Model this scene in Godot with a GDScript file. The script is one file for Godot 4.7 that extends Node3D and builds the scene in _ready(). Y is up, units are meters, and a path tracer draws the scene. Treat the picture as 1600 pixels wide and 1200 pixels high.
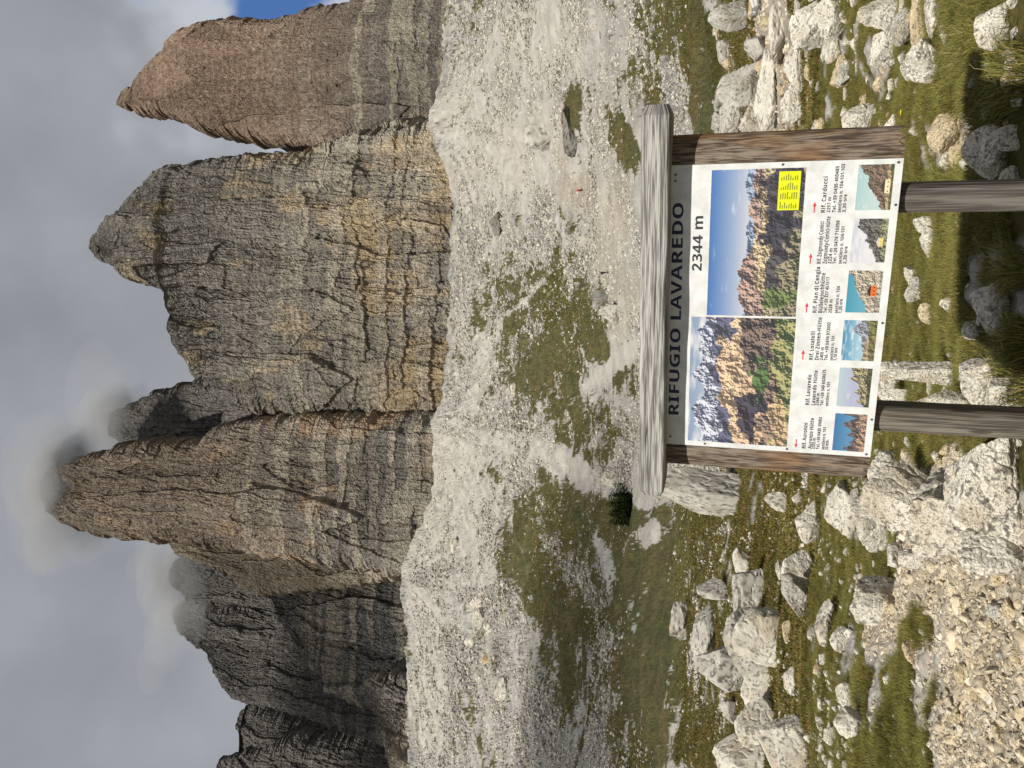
extends Node3D
# A mountain hut's information board on a stony alpine meadow below a row of rock towers.
# The photograph was taken with the camera turned on its side, so the camera here is rolled by 90 degrees; the world keeps y up.
# Pixel pairs below are (x, y) in the 1600 x 1200 photograph; they only give directions, distances come from the ground.

const FOCAL := 1200.0
const EYE := Vector3(0, 1.6, 0)
var lens := Basis(Vector3(0.99937, 0.0340, 0.00997), Vector3(-0.03543, 0.95902, 0.28113), Vector3(0, -0.28130, 0.95962))
var noises := {}
var used_names := {}
var M := {}
var rng := RandomNumberGenerator.new()

# ---------------------------------------------------------------- small helpers
func noise(key: String, wavelength: float, octaves := 3, kind := FastNoiseLite.TYPE_SIMPLEX_SMOOTH, gain := 0.5) -> FastNoiseLite:
	var n := FastNoiseLite.new()
	n.noise_type = kind
	n.seed = key.hash() % 100000
	n.frequency = 1.0 / wavelength
	n.fractal_octaves = octaves
	n.fractal_gain = gain
	n.fractal_type = FastNoiseLite.FRACTAL_FBM if octaves > 1 else FastNoiseLite.FRACTAL_NONE
	noises[key] = n
	return n

func ray(px: float, py: float) -> Vector3:
	return lens * Vector3((1200.0 - py - 600.0) / FOCAL, (800.0 - px) / FOCAL, -1.0)

func numbered(called: String) -> String:
	used_names[called] = used_names.get(called, -1) + 1
	return called if used_names[called] == 0 else "%s_%03d" % [called, used_names[called]]

func tag(o: Node, label: String, category := "", group := "", kind := "") -> void:
	o.set_meta("label", label)
	if category: o.set_meta("category", category)
	if group: o.set_meta("group", group)
	if kind: o.set_meta("kind", kind)

func part(called: String, mesh: Mesh, mat: Material, parent: Node, at := Vector3.ZERO) -> MeshInstance3D:
	var o := MeshInstance3D.new()
	o.name = called if parent != self else numbered(called)
	o.mesh = mesh
	if mat: o.material_override = mat
	o.position = at
	parent.add_child(o, true)
	return o

func grid_mesh(rows: int, cols: int, verts: PackedVector3Array, colors: PackedColorArray, wrap := false) -> ArrayMesh:
	var index := PackedInt32Array()
	var across := cols if wrap else cols - 1
	index.resize((rows - 1) * across * 6)
	var k := 0
	for r in rows - 1:
		for c in across:
			var a := r * cols + c
			var b := r * cols + (c + 1) % cols
			var d := a + cols
			var e := b + cols
			index[k] = a; index[k + 1] = d; index[k + 2] = b
			index[k + 3] = b; index[k + 4] = d; index[k + 5] = e
			k += 6
	return mesh_of(verts, index, colors)

func mesh_of(verts: PackedVector3Array, index: PackedInt32Array, colors := PackedColorArray(), uvs := PackedVector2Array(), normals := PackedVector3Array()) -> ArrayMesh:
	var arrays := []
	arrays.resize(Mesh.ARRAY_MAX)
	arrays[Mesh.ARRAY_VERTEX] = verts
	arrays[Mesh.ARRAY_INDEX] = index
	if colors.size(): arrays[Mesh.ARRAY_COLOR] = colors
	if uvs.size(): arrays[Mesh.ARRAY_TEX_UV] = uvs
	if normals.size(): arrays[Mesh.ARRAY_NORMAL] = normals
	var m := ArrayMesh.new()
	m.add_surface_from_arrays(Mesh.PRIMITIVE_TRIANGLES, arrays)
	return m

func noise_texture(wavelength: float, low: float, high: float, seed_: int, size := 512, octaves := 5, kind := FastNoiseLite.TYPE_SIMPLEX_SMOOTH) -> NoiseTexture2D:
	var t := NoiseTexture2D.new()
	var n := FastNoiseLite.new()
	n.noise_type = kind
	n.seed = seed_
	n.frequency = 1.0 / wavelength
	n.fractal_octaves = octaves
	n.fractal_gain = 0.6
	t.noise = n
	t.width = size
	t.height = size
	t.seamless = true
	t.normalize = true
	var g := Gradient.new()
	g.set_color(0, Color(low, low, low))
	g.set_color(1, Color(high, high, high))
	t.color_ramp = g
	return t

func lin(r: float, g: float, b: float) -> Color:
	return Color(r, g, b).linear_to_srgb()

func plain(c: Color, roughness := 0.8, spec := 0.4) -> StandardMaterial3D:
	var m := StandardMaterial3D.new()
	m.albedo_color = c
	m.roughness = roughness
	m.metallic_specular = spec
	return m

func stone_material(tex: Texture2D, bump: Texture2D, scale: Vector3, bump_cm: float, tint := Color.WHITE, world := true) -> StandardMaterial3D:
	var m := plain(tint, 0.95, 0.25)
	m.vertex_color_use_as_albedo = true
	m.albedo_texture = tex
	m.uv1_triplanar = true
	m.uv1_world_triplanar = world
	m.uv1_scale = scale
	m.heightmap_enabled = bump_cm > 0.0
	m.heightmap_texture = bump
	m.heightmap_scale = bump_cm
	return m

# ---------------------------------------------------------------- camera, sky, sun
func build_view() -> void:
	var cam := Camera3D.new()
	cam.name = "camera"
	cam.transform = Transform3D(Basis(-lens.y, lens.x, lens.z), EYE)
	cam.fov = 53.13
	cam.near = 0.05
	cam.far = 6000.0
	add_child(cam)
	cam.current = true
	var env := Environment.new()
	env.background_mode = Environment.BG_SKY
	env.tonemap_mode = Environment.TONE_MAPPER_LINEAR
	env.tonemap_exposure = 1.0
	var sky := Sky.new()
	var pan := PanoramaSkyMaterial.new()
	pan.panorama = ImageTexture.create_from_image(sky_picture())
	sky.sky_material = pan
	env.sky = sky
	env.sdfgi_enabled = true
	env.ssao_enabled = true
	env.ssil_enabled = true
	env.volumetric_fog_enabled = true
	env.volumetric_fog_density = 0.0
	var we := WorldEnvironment.new()
	we.name = "world_environment"
	we.environment = env
	add_child(we)
	var sun := DirectionalLight3D.new()
	sun.name = "sun"
	sun.light_energy = 1.6
	sun.light_color = Color(1.0, 0.975, 0.925)
	sun.light_angular_distance = 0.6
	sun.shadow_enabled = true
	add_child(sun)
	sun.look_at_from_position(SUN * 10.0, Vector3.ZERO)

const SUN := Vector3(-0.331, 0.6225, 0.709)

func sky_picture() -> Image:
	# A grey layer of cloud all round, thin in places, with ragged holes where the blue shows.
	var w := 1536
	var h := 768
	var soft := noise("sky_soft", 0.55, 4)
	var fine := noise("sky_fine", 0.16, 5, FastNoiseLite.TYPE_SIMPLEX_SMOOTH, 0.55)
	var holes := noise("sky_holes", 0.5, 2)
	var hole := ray(436, 2).normalized()
	var data := PackedFloat32Array()
	data.resize(w * h * 3)
	var k := 0
	for j in h:
		var up := PI * (0.5 - (j + 0.5) / h)
		if up < -0.02:
			break
		var cu := cos(up)
		var su := sin(up)
		for i in w:
			var a := TAU * ((i + 0.5) / w)
			var d := Vector3(sin(a) * cu, su, -cos(a) * cu)
			var s := soft.get_noise_3dv(d)
			var f := fine.get_noise_3dv(d)
			var g := 0.325 + 0.13 * s + 0.045 * f
			var blue := smoothstep(0.72, 0.84, holes.get_noise_3dv(d) + 0.16 * f)
			var close := d.dot(hole)
			if close > 0.96:
				blue = maxf(blue, smoothstep(0.0, 0.30, (close - 0.9974) * 150.0 + 1.0 * f))
				g += 0.22 * smoothstep(0.975, 0.9985, close + 0.016 * f)
			var rim := blue * (1.0 - blue) * 0.8
			data[k] = lerpf(g * 0.94, 0.075, blue) + rim * 0.25
			data[k + 1] = lerpf(g * 0.985, 0.175, blue) + rim * 0.25
			data[k + 2] = lerpf(g * 1.08, 0.43, blue) + rim * 0.22
			k += 3
	while k < data.size():
		data[k] = 0.22; data[k + 1] = 0.23; data[k + 2] = 0.25
		k += 3
	return Image.create_from_data(w, h, false, Image.FORMAT_RGBF, data.to_byte_array())

# ---------------------------------------------------------------- the lie of the land
# For each distance in metres: the photograph's x (height in the turned picture) at which the ground lies, along ten columns of the picture.
const COLS := [-400.0, 0.0, 150.0, 300.0, 450.0, 600.0, 750.0, 900.0, 1050.0, 1200.0, 1600.0]
const LAND := [
	[1.0, []], [2.9, []],
	[3.4, [1700, 1700, 1700, 1700, 1700, 1700, 1700, 1700, 1700, 1700, 1700]],
	[4.2, [1545, 1548, 1550, 1552, 1550, 1545, 1545, 1545, 1545, 1545, 1545]],
	[5.1, [1490, 1494, 1498, 1502, 1500, 1498, 1498, 1498, 1496, 1494, 1490]],
	[7.0, [1406, 1410, 1414, 1420, 1422, 1424, 1424, 1424, 1420, 1416, 1410]],
	[10.0, [1326, 1330, 1334, 1342, 1350, 1352, 1352, 1350, 1346, 1338, 1330]],
	[14.0, [1262, 1266, 1270, 1280, 1290, 1292, 1292, 1290, 1286, 1278, 1270]],
	[19.0, [1214, 1218, 1224, 1234, 1243, 1246, 1246, 1243, 1238, 1230, 1222]],
	[27.0, [1160, 1164, 1172, 1184, 1194, 1196, 1196, 1194, 1188, 1180, 1172]],
	[38.0, [1112, 1116, 1126, 1140, 1150, 1152, 1152, 1148, 1142, 1134, 1126]],
	[52.0, [1062, 1068, 1078, 1092, 1104, 1106, 1104, 1100, 1092, 1082, 1072]],
	[72.0, [1010, 1016, 1028, 1042, 1054, 1056, 1052, 1044, 1034, 1022, 1010]],
	[100.0, [960, 968, 980, 994, 1008, 1012, 1002, 990, 978, 966, 950]],
	[135.0, [910, 918, 928, 942, 958, 964, 950, 940, 930, 916, 898]],
	[200.0, [840, 846, 854, 868, 886, 896, 884, 878, 868, 856, 840]],
	[290.0, [760, 764, 770, 782, 804, 818, 808, 806, 800, 792, 780]],
	[380.0, [694, 696, 700, 710, 736, 756, 752, 754, 752, 750, 744]],
	[480.0, [642, 640, 638, 645, 682, 702, 704, 712, 706, 718, 716]],
	[540.0, [648, 646, 644, 650, 684, 704, 706, 714, 708, 720, 718]],
	[700.0, [668, 666, 664, 668, 700, 716, 716, 722, 716, 728, 726]]]
const AZ_N := 141
var land_tan: Array[PackedFloat32Array] = []
var land_log := PackedFloat32Array()

func prepare_land() -> void:
	for row in LAND:
		var d: float = row[0]
		land_log.append(log(d))
		var az := []
		var te := []
		for i in row[1].size():
			var q := ray(row[1][i], 1200.0 - COLS[i])
			az.append(rad_to_deg(atan2(q.x, -q.z)))
			te.append(q.y / Vector2(q.x, q.z).length())
		var line := PackedFloat32Array()
		for j in AZ_N:
			var a := -70.0 + j
			if az.is_empty():
				line.append(-1.6 / d)
				continue
			var i := 0
			while i < az.size() - 2 and az[i + 1] < a:
				i += 1
			var t := clampf((a - az[i]) / (az[i + 1] - az[i]), 0.0, 1.0)
			t = t * t * (3.0 - 2.0 * t) * 0.6 + t * 0.4
			line.append(lerpf(te[i], te[i + 1], t))
		land_tan.append(line)

func base_tan(az: float, logd: float) -> float:
	var n := land_log.size()
	var k := 0
	while k < n - 2 and land_log[k + 1] < logd:
		k += 1
	var t := clampf((logd - land_log[k]) / (land_log[k + 1] - land_log[k]), 0.0, 1.0)
	var f := clampf(az + 70.0, 0.0, AZ_N - 1.001)
	var j := int(f)
	f -= j
	var l1 := land_tan[k]
	var l2 := land_tan[k + 1]
	var p1 := lerpf(l1[j], l1[j + 1], f)
	var p2 := lerpf(l2[j], l2[j + 1], f)
	if k < 3:
		return lerpf(p1, p2, t)
	var l0 := land_tan[k - 1]
	var l3 := land_tan[mini(k + 2, n - 1)]
	var p0 := lerpf(l0[j], l0[j + 1], f)
	var p3 := lerpf(l3[j], l3[j + 1], f)
	return p1 + 0.5 * t * (p2 - p0 + t * (2.0 * p0 - 5.0 * p1 + 4.0 * p2 - p3 + t * (3.0 * (p1 - p2) + p3 - p0)))

func base_height(x: float, z: float) -> float:
	var d := sqrt(x * x + z * z)
	if d < 2.9:
		return 0.0
	var az := rad_to_deg(atan2(x, -z))
	var keep := 1.0 - smoothstep(70.0, 130.0, absf(az))
	return (1.6 + d * base_tan(az, log(d))) * keep

func base_line(logd: float) -> PackedFloat32Array:
	var out := PackedFloat32Array()
	for j in AZ_N: out.append(base_tan(-70.0 + minf(j, AZ_N - 1.01), logd))
	return out

var n_hill: FastNoiseLite
var n_gully: FastNoiseLite
var n_hump: FastNoiseLite
var n_mound: FastNoiseLite
var n_clod: FastNoiseLite
var n_turf: FastNoiseLite
var n_turf_big: FastNoiseLite
var n_turf_far: FastNoiseLite
var n_fan: FastNoiseLite
var n_drift: FastNoiseLite
# The mouths of the gullies in the cliff, from which the scree spreads downhill.
const MOUTHS := [[704, 202, 15.0, 26.0], [690, 652, 9.0, 30.0], [640, 905, 7.0, 36.0], [718, 10, 8.0, 40.0]]
var mouths := []

func height(x: float, z: float) -> float:
	return base_height(x, z) + relief_at(x, z, sqrt(x * x + z * z))

func relief_at(x: float, z: float, d: float) -> float:
	var y := 0.0
	if d > 30.0:
		y += n_hill.get_noise_2d(x, z) * 3.2 * smoothstep(30.0, 160.0, d)
		y += n_gully.get_noise_2d(x * 1.6 + z * 0.5, z * 0.35) * 1.6 * smoothstep(80.0, 260.0, d)
	if d > 8.0:
		y += n_hump.get_noise_2d(x, z) * 0.9 * smoothstep(8.0, 45.0, d)
	if d < 120.0:
		y += n_mound.get_noise_2d(x, z) * 0.22 * smoothstep(3.0, 9.0, d)
	if d < 30.0:
		y += n_clod.get_noise_2d(x, z) * 0.05 * smoothstep(2.5, 5.0, d)
	if d > 400.0:
		y += n_drift.get_noise_2d(x * 1.4, 0.0) * 2.5 * smoothstep(400.0, 470.0, d)
		for m in mouths:
			var q: float = (x - m[0]) * (x - m[0]) + (z - m[1]) * (z - m[1])
			y += m[2] * exp(-q / (m[3] * m[3]))
	return y

func fan(x: float, z: float) -> float:
	# -1 to 1: streaks of sorted stones running down from the mouths of the gullies
	var sum := 0.0
	var weight := 0.0
	for k in mouths.size():
		var m: Array = mouths[k]
		var dx: float = x - m[0]
		var dz: float = z - m[1]
		var w := 1.0 / (dx * dx * 4.0 + dz * dz * 0.2 + 900.0)
		var rho := sqrt(dx * dx + dz * dz)
		sum += w * n_fan.get_noise_3d(atan2(dx, dz) * 80.0, rho * 0.06, k * 40.0)
		weight += w
	return clampf(sum / weight * 1.7, -1.0, 1.0)

func to_ground(px: float, py: float) -> Vector3:
	# Where the line of sight through a pixel meets the land.
	var q := ray(px, py)
	var flat := Vector2(q.x, q.z).length()
	var te := q.y / flat
	var dir := Vector2(q.x, q.z) / flat
	var last := 3.0
	var d := 3.0
	while d < 640.0:
		if (height(dir.x * d, dir.y * d) - 1.6) / d >= te:
			break
		last = d
		d *= 1.02
	for i in 12:
		var m := 0.5 * (last + d)
		if (height(dir.x * m, dir.y * m) - 1.6) / m >= te: d = m
		else: last = m
	return Vector3(dir.x * d, height(dir.x * d, dir.y * d), dir.y * d)

# What lies on the ground: grass, tan earth, pale grit. Patches are ellipses given by a middle and two half-axes in pixels, laid on the land.
const GRASS := [
	[850, 500, 80, 110, 0.5, 0.9, 0], [866, 490, 105, 34, 0.55, 1.0, 150], [890, 430, 12, 55, 0.2, 0.8, 0], [800, 560, 14, 40, 0.9, 0.7, 0], [850, 850, 70, 90, 0.2, 1.0, 0], [880, 940, 45, 60, 0.0, 0.85, 0],
	[975, 800, 38, 50, 0.0, 1.0, 0], [1000, 890, 34, 60, 0.0, 0.9, 0], [1045, 950, 42, 120, 0.0, 1.0, 0], [1030, 1090, 40, 80, 0.0, 0.8, 0], [920, 1080, 60, 90, 0.0, 0.55, 0],
	[1080, 70, 45, 100, -0.35, 0.95, 0], [985, 235, 18, 60, -0.5, 0.9, 0], [1100, 170, 40, 50, 0.0, 0.6, 0], [890, 165, 16, 45, 0.1, 0.8, 0], [770, 20, 8, 60, -0.9, 0.5, 0], [730, 40, 8, 50, -0.9, 0.5, 0],
	[775, 720, 24, 40, 0.6, 0.75, 0], [815, 690, 16, 40, 0.2, 0.6, 0], [900, 660, 30, 40, 0.0, 0.55, 0], [950, 660, 30, 30, 0.0, 0.5, 0], [985, 590, 26, 30, 0.0, 0.6, 0], [935, 720, 20, 30, 0.0, 0.5, 0],
	[1110, 880, 30, 90, 0.0, 0.9, 0], [960, 1010, 50, 110, 0.0, 0.75, 0], [1000, 1150, 60, 80, 0.0, 0.8, 0], [1060, 820, 40, 60, 0.0, 0.9, 0], [1040, 30, 40, 60, -0.3, 0.8, 0], [1010, 130, 24, 60, -0.4, 0.7, 0], [830, 620, 24, 40, 0.5, 0.8, 0], [905, 560, 16, 60, 0.1, 0.7, 0], [930, 960, 30, 60, 0, 0.7, 0], [1075, 1130, 40, 90, 0.0, 0.8, 0]]
const EARTH := [[950, 360, 34, 80, 0.15, 0.6], [915, 300, 22, 30, 0.0, 0.7], [960, 440, 26, 34, 0.0, 0.55], [880, 250, 12, 40, 0.0, 0.5], [1210, 120, 24, 150, 0.0, 0.75], [1540, 1080, 160, 190, 0.0, 1.0], [1470, 930, 110, 60, 0.2, 1.0], [1590, 960, 60, 160, 0.0, 1.0], [1480, 780, 90, 60, 0.0, 0.7], [990, 470, 18, 60, 0.4, 0.6], [1600, 400, 50, 60, 0, 0.35], [1380, 60, 30, 60, 0, 0.6], [1500, 230, 26, 60, 0, 0.5]]
const PALE := [[800, 240, 90, 60, -0.5, 1.0], [850, 60, 70, 70, -0.6, 0.9], [700, 780, 40, 120, 0.0, 1.0], [780, 700, 60, 30, 0.7, 0.9], [880, 720, 90, 18, 0.5, 0.9], [1010, 840, 16, 50, 0.9, 0.8], [970, 560, 14, 60, 0.8, 0.7], [730, 180, 30, 60, 0.0, 0.8], [1000, 770, 40, 20, 0.2, 0.8], [820, 470, 5, 75, 0.75, 1.0], [760, 560, 20, 60, 0.4, 0.7], [900, 380, 24, 12, 0.0, 0.6], [665, 1050, 25, 150, 0.0, 0.8]]
const MAP_A := 320
const MAP_D := 320
const MAP_LO := 1.1
const MAP_HI := 6.5
var maps := {}

func lay_patches(key: String, list: Array) -> void:
	var out := PackedFloat32Array()
	out.resize(MAP_A * MAP_D)
	for p in list:
		var mid := spot_on_map(p[0], p[1])
		var ca := cos(p[4])
		var sa := sin(p[4])
		var e1 := (spot_on_map(p[0] + p[2] * ca, p[1] + p[2] * sa) - spot_on_map(p[0] - p[2] * ca, p[1] - p[2] * sa)) * 0.5
		var e2 := (spot_on_map(p[0] - p[3] * sa, p[1] + p[3] * ca) - spot_on_map(p[0] + p[3] * sa, p[1] - p[3] * ca)) * 0.5
		var det := e1.x * e2.y - e1.y * e2.x
		if absf(det) < 1e-9:
			continue
		var rx := 1.7 * (absf(e1.x) + absf(e2.x)) / 84.0 * MAP_A
		var ry := 1.7 * (absf(e1.y) + absf(e2.y)) / (MAP_HI - MAP_LO) * MAP_D
		var cx := (mid.x + 42.0) / 84.0 * MAP_A
		var cyy := (mid.y - MAP_LO) / (MAP_HI - MAP_LO) * MAP_D
		for j in range(maxi(0, int(cyy - ry)), mini(MAP_D, int(cyy + ry) + 2)):
			for i in range(maxi(0, int(cx - rx)), mini(MAP_A, int(cx + rx) + 2)):
				var q := Vector2(-42.0 + 84.0 * i / (MAP_A - 1), MAP_LO + (MAP_HI - MAP_LO) * j / (MAP_D - 1)) - mid
				if absf(q.x) > 22.0: continue
				var a := (q.x * e2.y - q.y * e2.x) / det
				var b := (q.y * e1.x - q.x * e1.y) / det
				var r := sqrt(a * a + b * b)
				if r < 1.6:
					var v: float = p[5] * (1.0 - smoothstep(0.55, 1.6, r))
					if v > out[j * MAP_A + i]: out[j * MAP_A + i] = v
	maps[key] = out

func spot_on_map(px: float, py: float) -> Vector2:
	var g := to_ground(px, py)
	return Vector2(rad_to_deg(atan2(g.x, -g.z)), log(Vector2(g.x, g.z).length()))

func on_map(key: String, az: float, logd: float) -> float:
	var fx := clampf((az + 42.0) / 84.0 * (MAP_A - 1), 0.0, MAP_A - 1.001)
	var fy := clampf((logd - MAP_LO) / (MAP_HI - MAP_LO) * (MAP_D - 1), 0.0, MAP_D - 1.001)
	var i := int(fx)
	var j := int(fy)
	fx -= i
	fy -= j
	var m: PackedFloat32Array = maps[key]
	var k := j * MAP_A + i
	return lerpf(lerpf(m[k], m[k + 1], fx), lerpf(m[k + MAP_A], m[k + MAP_A + 1], fx), fy)

func earth_at(x: float, z: float, az: float, logd: float) -> float:
	# the bare patches have ragged borders
	if logd > 3.0: return on_map("earth", az, logd)
	return on_map("earth", az + 5.0 * n_turf_big.get_noise_2d(x * 1.5 + 31.0, z * 1.5), logd + 0.22 * n_turf_big.get_noise_2d(x * 1.7 + 11.0, z * 1.7) + 0.05 * n_turf.get_noise_2d(x, z))

func grass_at(x: float, z: float, az: float, logd: float, d: float) -> float:
	return cover(x, z, d, on_map("grass", az, logd), earth_at(x, z, az, logd), on_map("pale", az, logd), fan(x, z) if d > 40.0 else 0.0)

func cover(x: float, z: float, d: float, g: float, earth: float, pale: float, streak: float) -> float:
	# 0 to 1: how much turf covers the ground there.
	g = maxf(g * 0.8, 0.70 * (1.0 - smoothstep(26.0, 62.0, d)))
	g -= 1.1 * clampf(earth * (1.0 + 0.9 * n_turf_big.get_noise_2d(x * 2.1 + 7.0, z * 2.1)), 0.0, 1.0)
	g -= 0.8 * pale * smoothstep(30.0, 60.0, d)
	g += 0.34 * n_turf.get_noise_2d(x, z) + 0.42 * n_turf_big.get_noise_2d(x, z)
	if d > 40.0:
		g += (0.75 * n_turf_far.get_noise_2d(x * 1.2, z * 0.7) + 0.6 * streak) * smoothstep(40.0, 70.0, d)
		return smoothstep(0.26, 0.44, g)
	return smoothstep(0.36, 0.50, g)

func build_ground() -> void:
	noise("hill", 85.0, 3); noise("gully", 14.0, 3); noise("hump", 17.0, 3); noise("mound", 3.6, 3); noise("clod", 0.7, 3)
	noise("turf", 0.8, 3); noise("turf_big", 4.5, 3); noise("turf_far", 20.0, 5, FastNoiseLite.TYPE_SIMPLEX_SMOOTH, 0.68)
	noise("tone", 9.0, 4); noise("tone_small", 0.35, 3); noise("grit", 2.2, 3, FastNoiseLite.TYPE_VALUE); noise("tint", 40.0, 2)
	noise("stone_far", 2.6, 2, FastNoiseLite.TYPE_CELLULAR); noise("stone_near", 0.12, 2)
	noise("drift", 30.0, 3); noise("fan", 9.0, 5, FastNoiseLite.TYPE_SIMPLEX_SMOOTH, 0.62)
	n_hill = noises.hill; n_gully = noises.gully; n_hump = noises.hump; n_mound = noises.mound; n_clod = noises.clod
	n_turf = noises.turf; n_turf_big = noises.turf_big; n_turf_far = noises.turf_far; n_fan = noises.fan; n_drift = noises.drift
	prepare_land()
	for m in MOUTHS:
		var q := ray(m[0], m[1])
		q *= 482.0 / Vector2(q.x, q.z).length()
		mouths.append([q.x, q.z, m[2], m[3]])
	lay_patches("grass", GRASS)
	lay_patches("earth", EARTH)
	lay_patches("pale", PALE)
	print("land laid ", Time.get_ticks_msec())
	# directions: close together where the photograph looks, wide apart elsewhere
	var azs := PackedFloat32Array()
	for i in 20: azs.append(-180.0 + 130.0 * i / 20.0)
	for i in 14: azs.append(-50.0 + 18.0 * i / 14.0)
	for i in 720: azs.append(-32.0 + 64.0 * i / 720.0)
	for i in 14: azs.append(32.0 + 18.0 * i / 14.0)
	for i in 21: azs.append(50.0 + 130.0 * i / 20.0)
	var ds := PackedFloat32Array([0.15, 0.8, 1.6, 2.4, 2.9, 3.1, 3.25])
	var px := 1680.0
	# rows at even steps of the picture's height, along the middle column
	for k in range(2, LAND.size() - 3):
		var v0: float = LAND[k][1][5]
		var v1: float = LAND[k + 1][1][5]
		var steps := maxi(2, int(absf(v0 - v1) * 0.68))
		for i in steps:
			ds.append(exp(lerpf(land_log[k], land_log[k + 1], float(i) / steps)))
	for d in [484.0, 500.0, 520.0, 560.0, 620.0, 700.0, 900.0, 1400.0]: ds.append(d)
	ds.sort()
	var rows := ds.size()
	var cols := azs.size()
	var verts := PackedVector3Array()
	var colors := PackedColorArray()
	verts.resize(rows * cols)
	colors.resize(rows * cols)
	var n_tone: FastNoiseLite = noises["tone"]
	var n_small: FastNoiseLite = noises["tone_small"]
	var n_grit: FastNoiseLite = noises["grit"]
	var n_tint: FastNoiseLite = noises["tint"]
	var n_cell: FastNoiseLite = noises["stone_far"]
	var n_near: FastNoiseLite = noises["stone_near"]
	for r in rows:
		var d := ds[r]
		var logd := log(d)
		var near_k := 3.5 if d < 90.0 else (1.8 if d < 180.0 else 1.0)
		var line := base_line(logd)
		for c in cols:
			var az := azs[c]
			var a := deg_to_rad(az)
			var x := sin(a) * d
			var z := -cos(a) * d
			var k := r * cols + c
			var inside := absf(az) < 34.0
			var y := 0.0
			if d >= 2.9:
				var fj := clampf(az + 70.0, 0.0, AZ_N - 1.001)
				var ij := int(fj)
				y = (1.6 + d * lerpf(line[ij], line[ij + 1], fj - ij)) * (1.0 - smoothstep(70.0, 130.0, absf(az)))
			y += relief_at(x, z, d)
			var g := 0.5
			var coarse := 0.5
			var jit := 0.0
			var earth := 0.3
			var pale := 0.0
			var streak := 0.0
			if inside:
				earth = earth_at(x, z, az, logd)
				pale = on_map("pale", az, logd)
				if d > 40.0: streak = fan(x, z)
				g = cover(x, z, d, on_map("grass", az, logd), earth, pale, streak)
				if d > 45.0:
					g = 0.95 if rng.randf() < g else g * 0.2
				if d > 24.0:
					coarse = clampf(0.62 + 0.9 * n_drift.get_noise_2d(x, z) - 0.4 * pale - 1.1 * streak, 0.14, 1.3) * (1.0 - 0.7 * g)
					jit = rng.randf() - 0.5
					y += smoothstep(24.0, 70.0, d) * (coarse * (jit * 0.0014 * d * smoothstep(90.0, 220.0, d) + (n_cell.get_noise_2d(x * near_k, z * near_k) + 0.62) * -0.0080 * minf(d, 260.0)) + streak * 0.8)
				if d < 40.0:
					y += n_near.get_noise_2d(x, z) * lerpf(0.022, 0.012, g)
			verts[k] = Vector3(x, y, z)
			var t := n_tone.get_noise_2d(x, z)
			var s := n_small.get_noise_2d(x, z) if d < 60.0 else n_grit.get_noise_2d(x, z)
			var stone := Color(0.60, 0.585, 0.545).lerp(Color(0.30, 0.295, 0.285), clampf(coarse * 0.85 + 0.4 * t - 0.05, 0.0, 1.0))  # coarse stone is darker; shading of the slope's relief is painted in with it
			stone = stone.lerp(Color(0.66, 0.62, 0.55), pale * 0.6)
			stone = stone.lerp(Color(0.50, 0.415, 0.295), clampf(earth * 0.8 + 0.2 * n_tint.get_noise_2d(x, z), 0.0, 0.85))
			stone *= 1.0 + 0.3 * s + 0.5 * jit * coarse
			var turf := Color(0.078, 0.086, 0.022).lerp(Color(0.150, 0.122, 0.042), clampf(0.4 + 0.9 * t + 0.5 * s, 0.0, 1.0))
			turf *= 1.0 + 0.9 * jit
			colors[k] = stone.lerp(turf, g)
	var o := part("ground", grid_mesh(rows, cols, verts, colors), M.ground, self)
	tag(o, "stony alpine meadow rising into a pale scree slope below the rock towers", "ground", "", "structure")
	print("ground ", rows, " x ", cols, " ", Time.get_ticks_msec())

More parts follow.
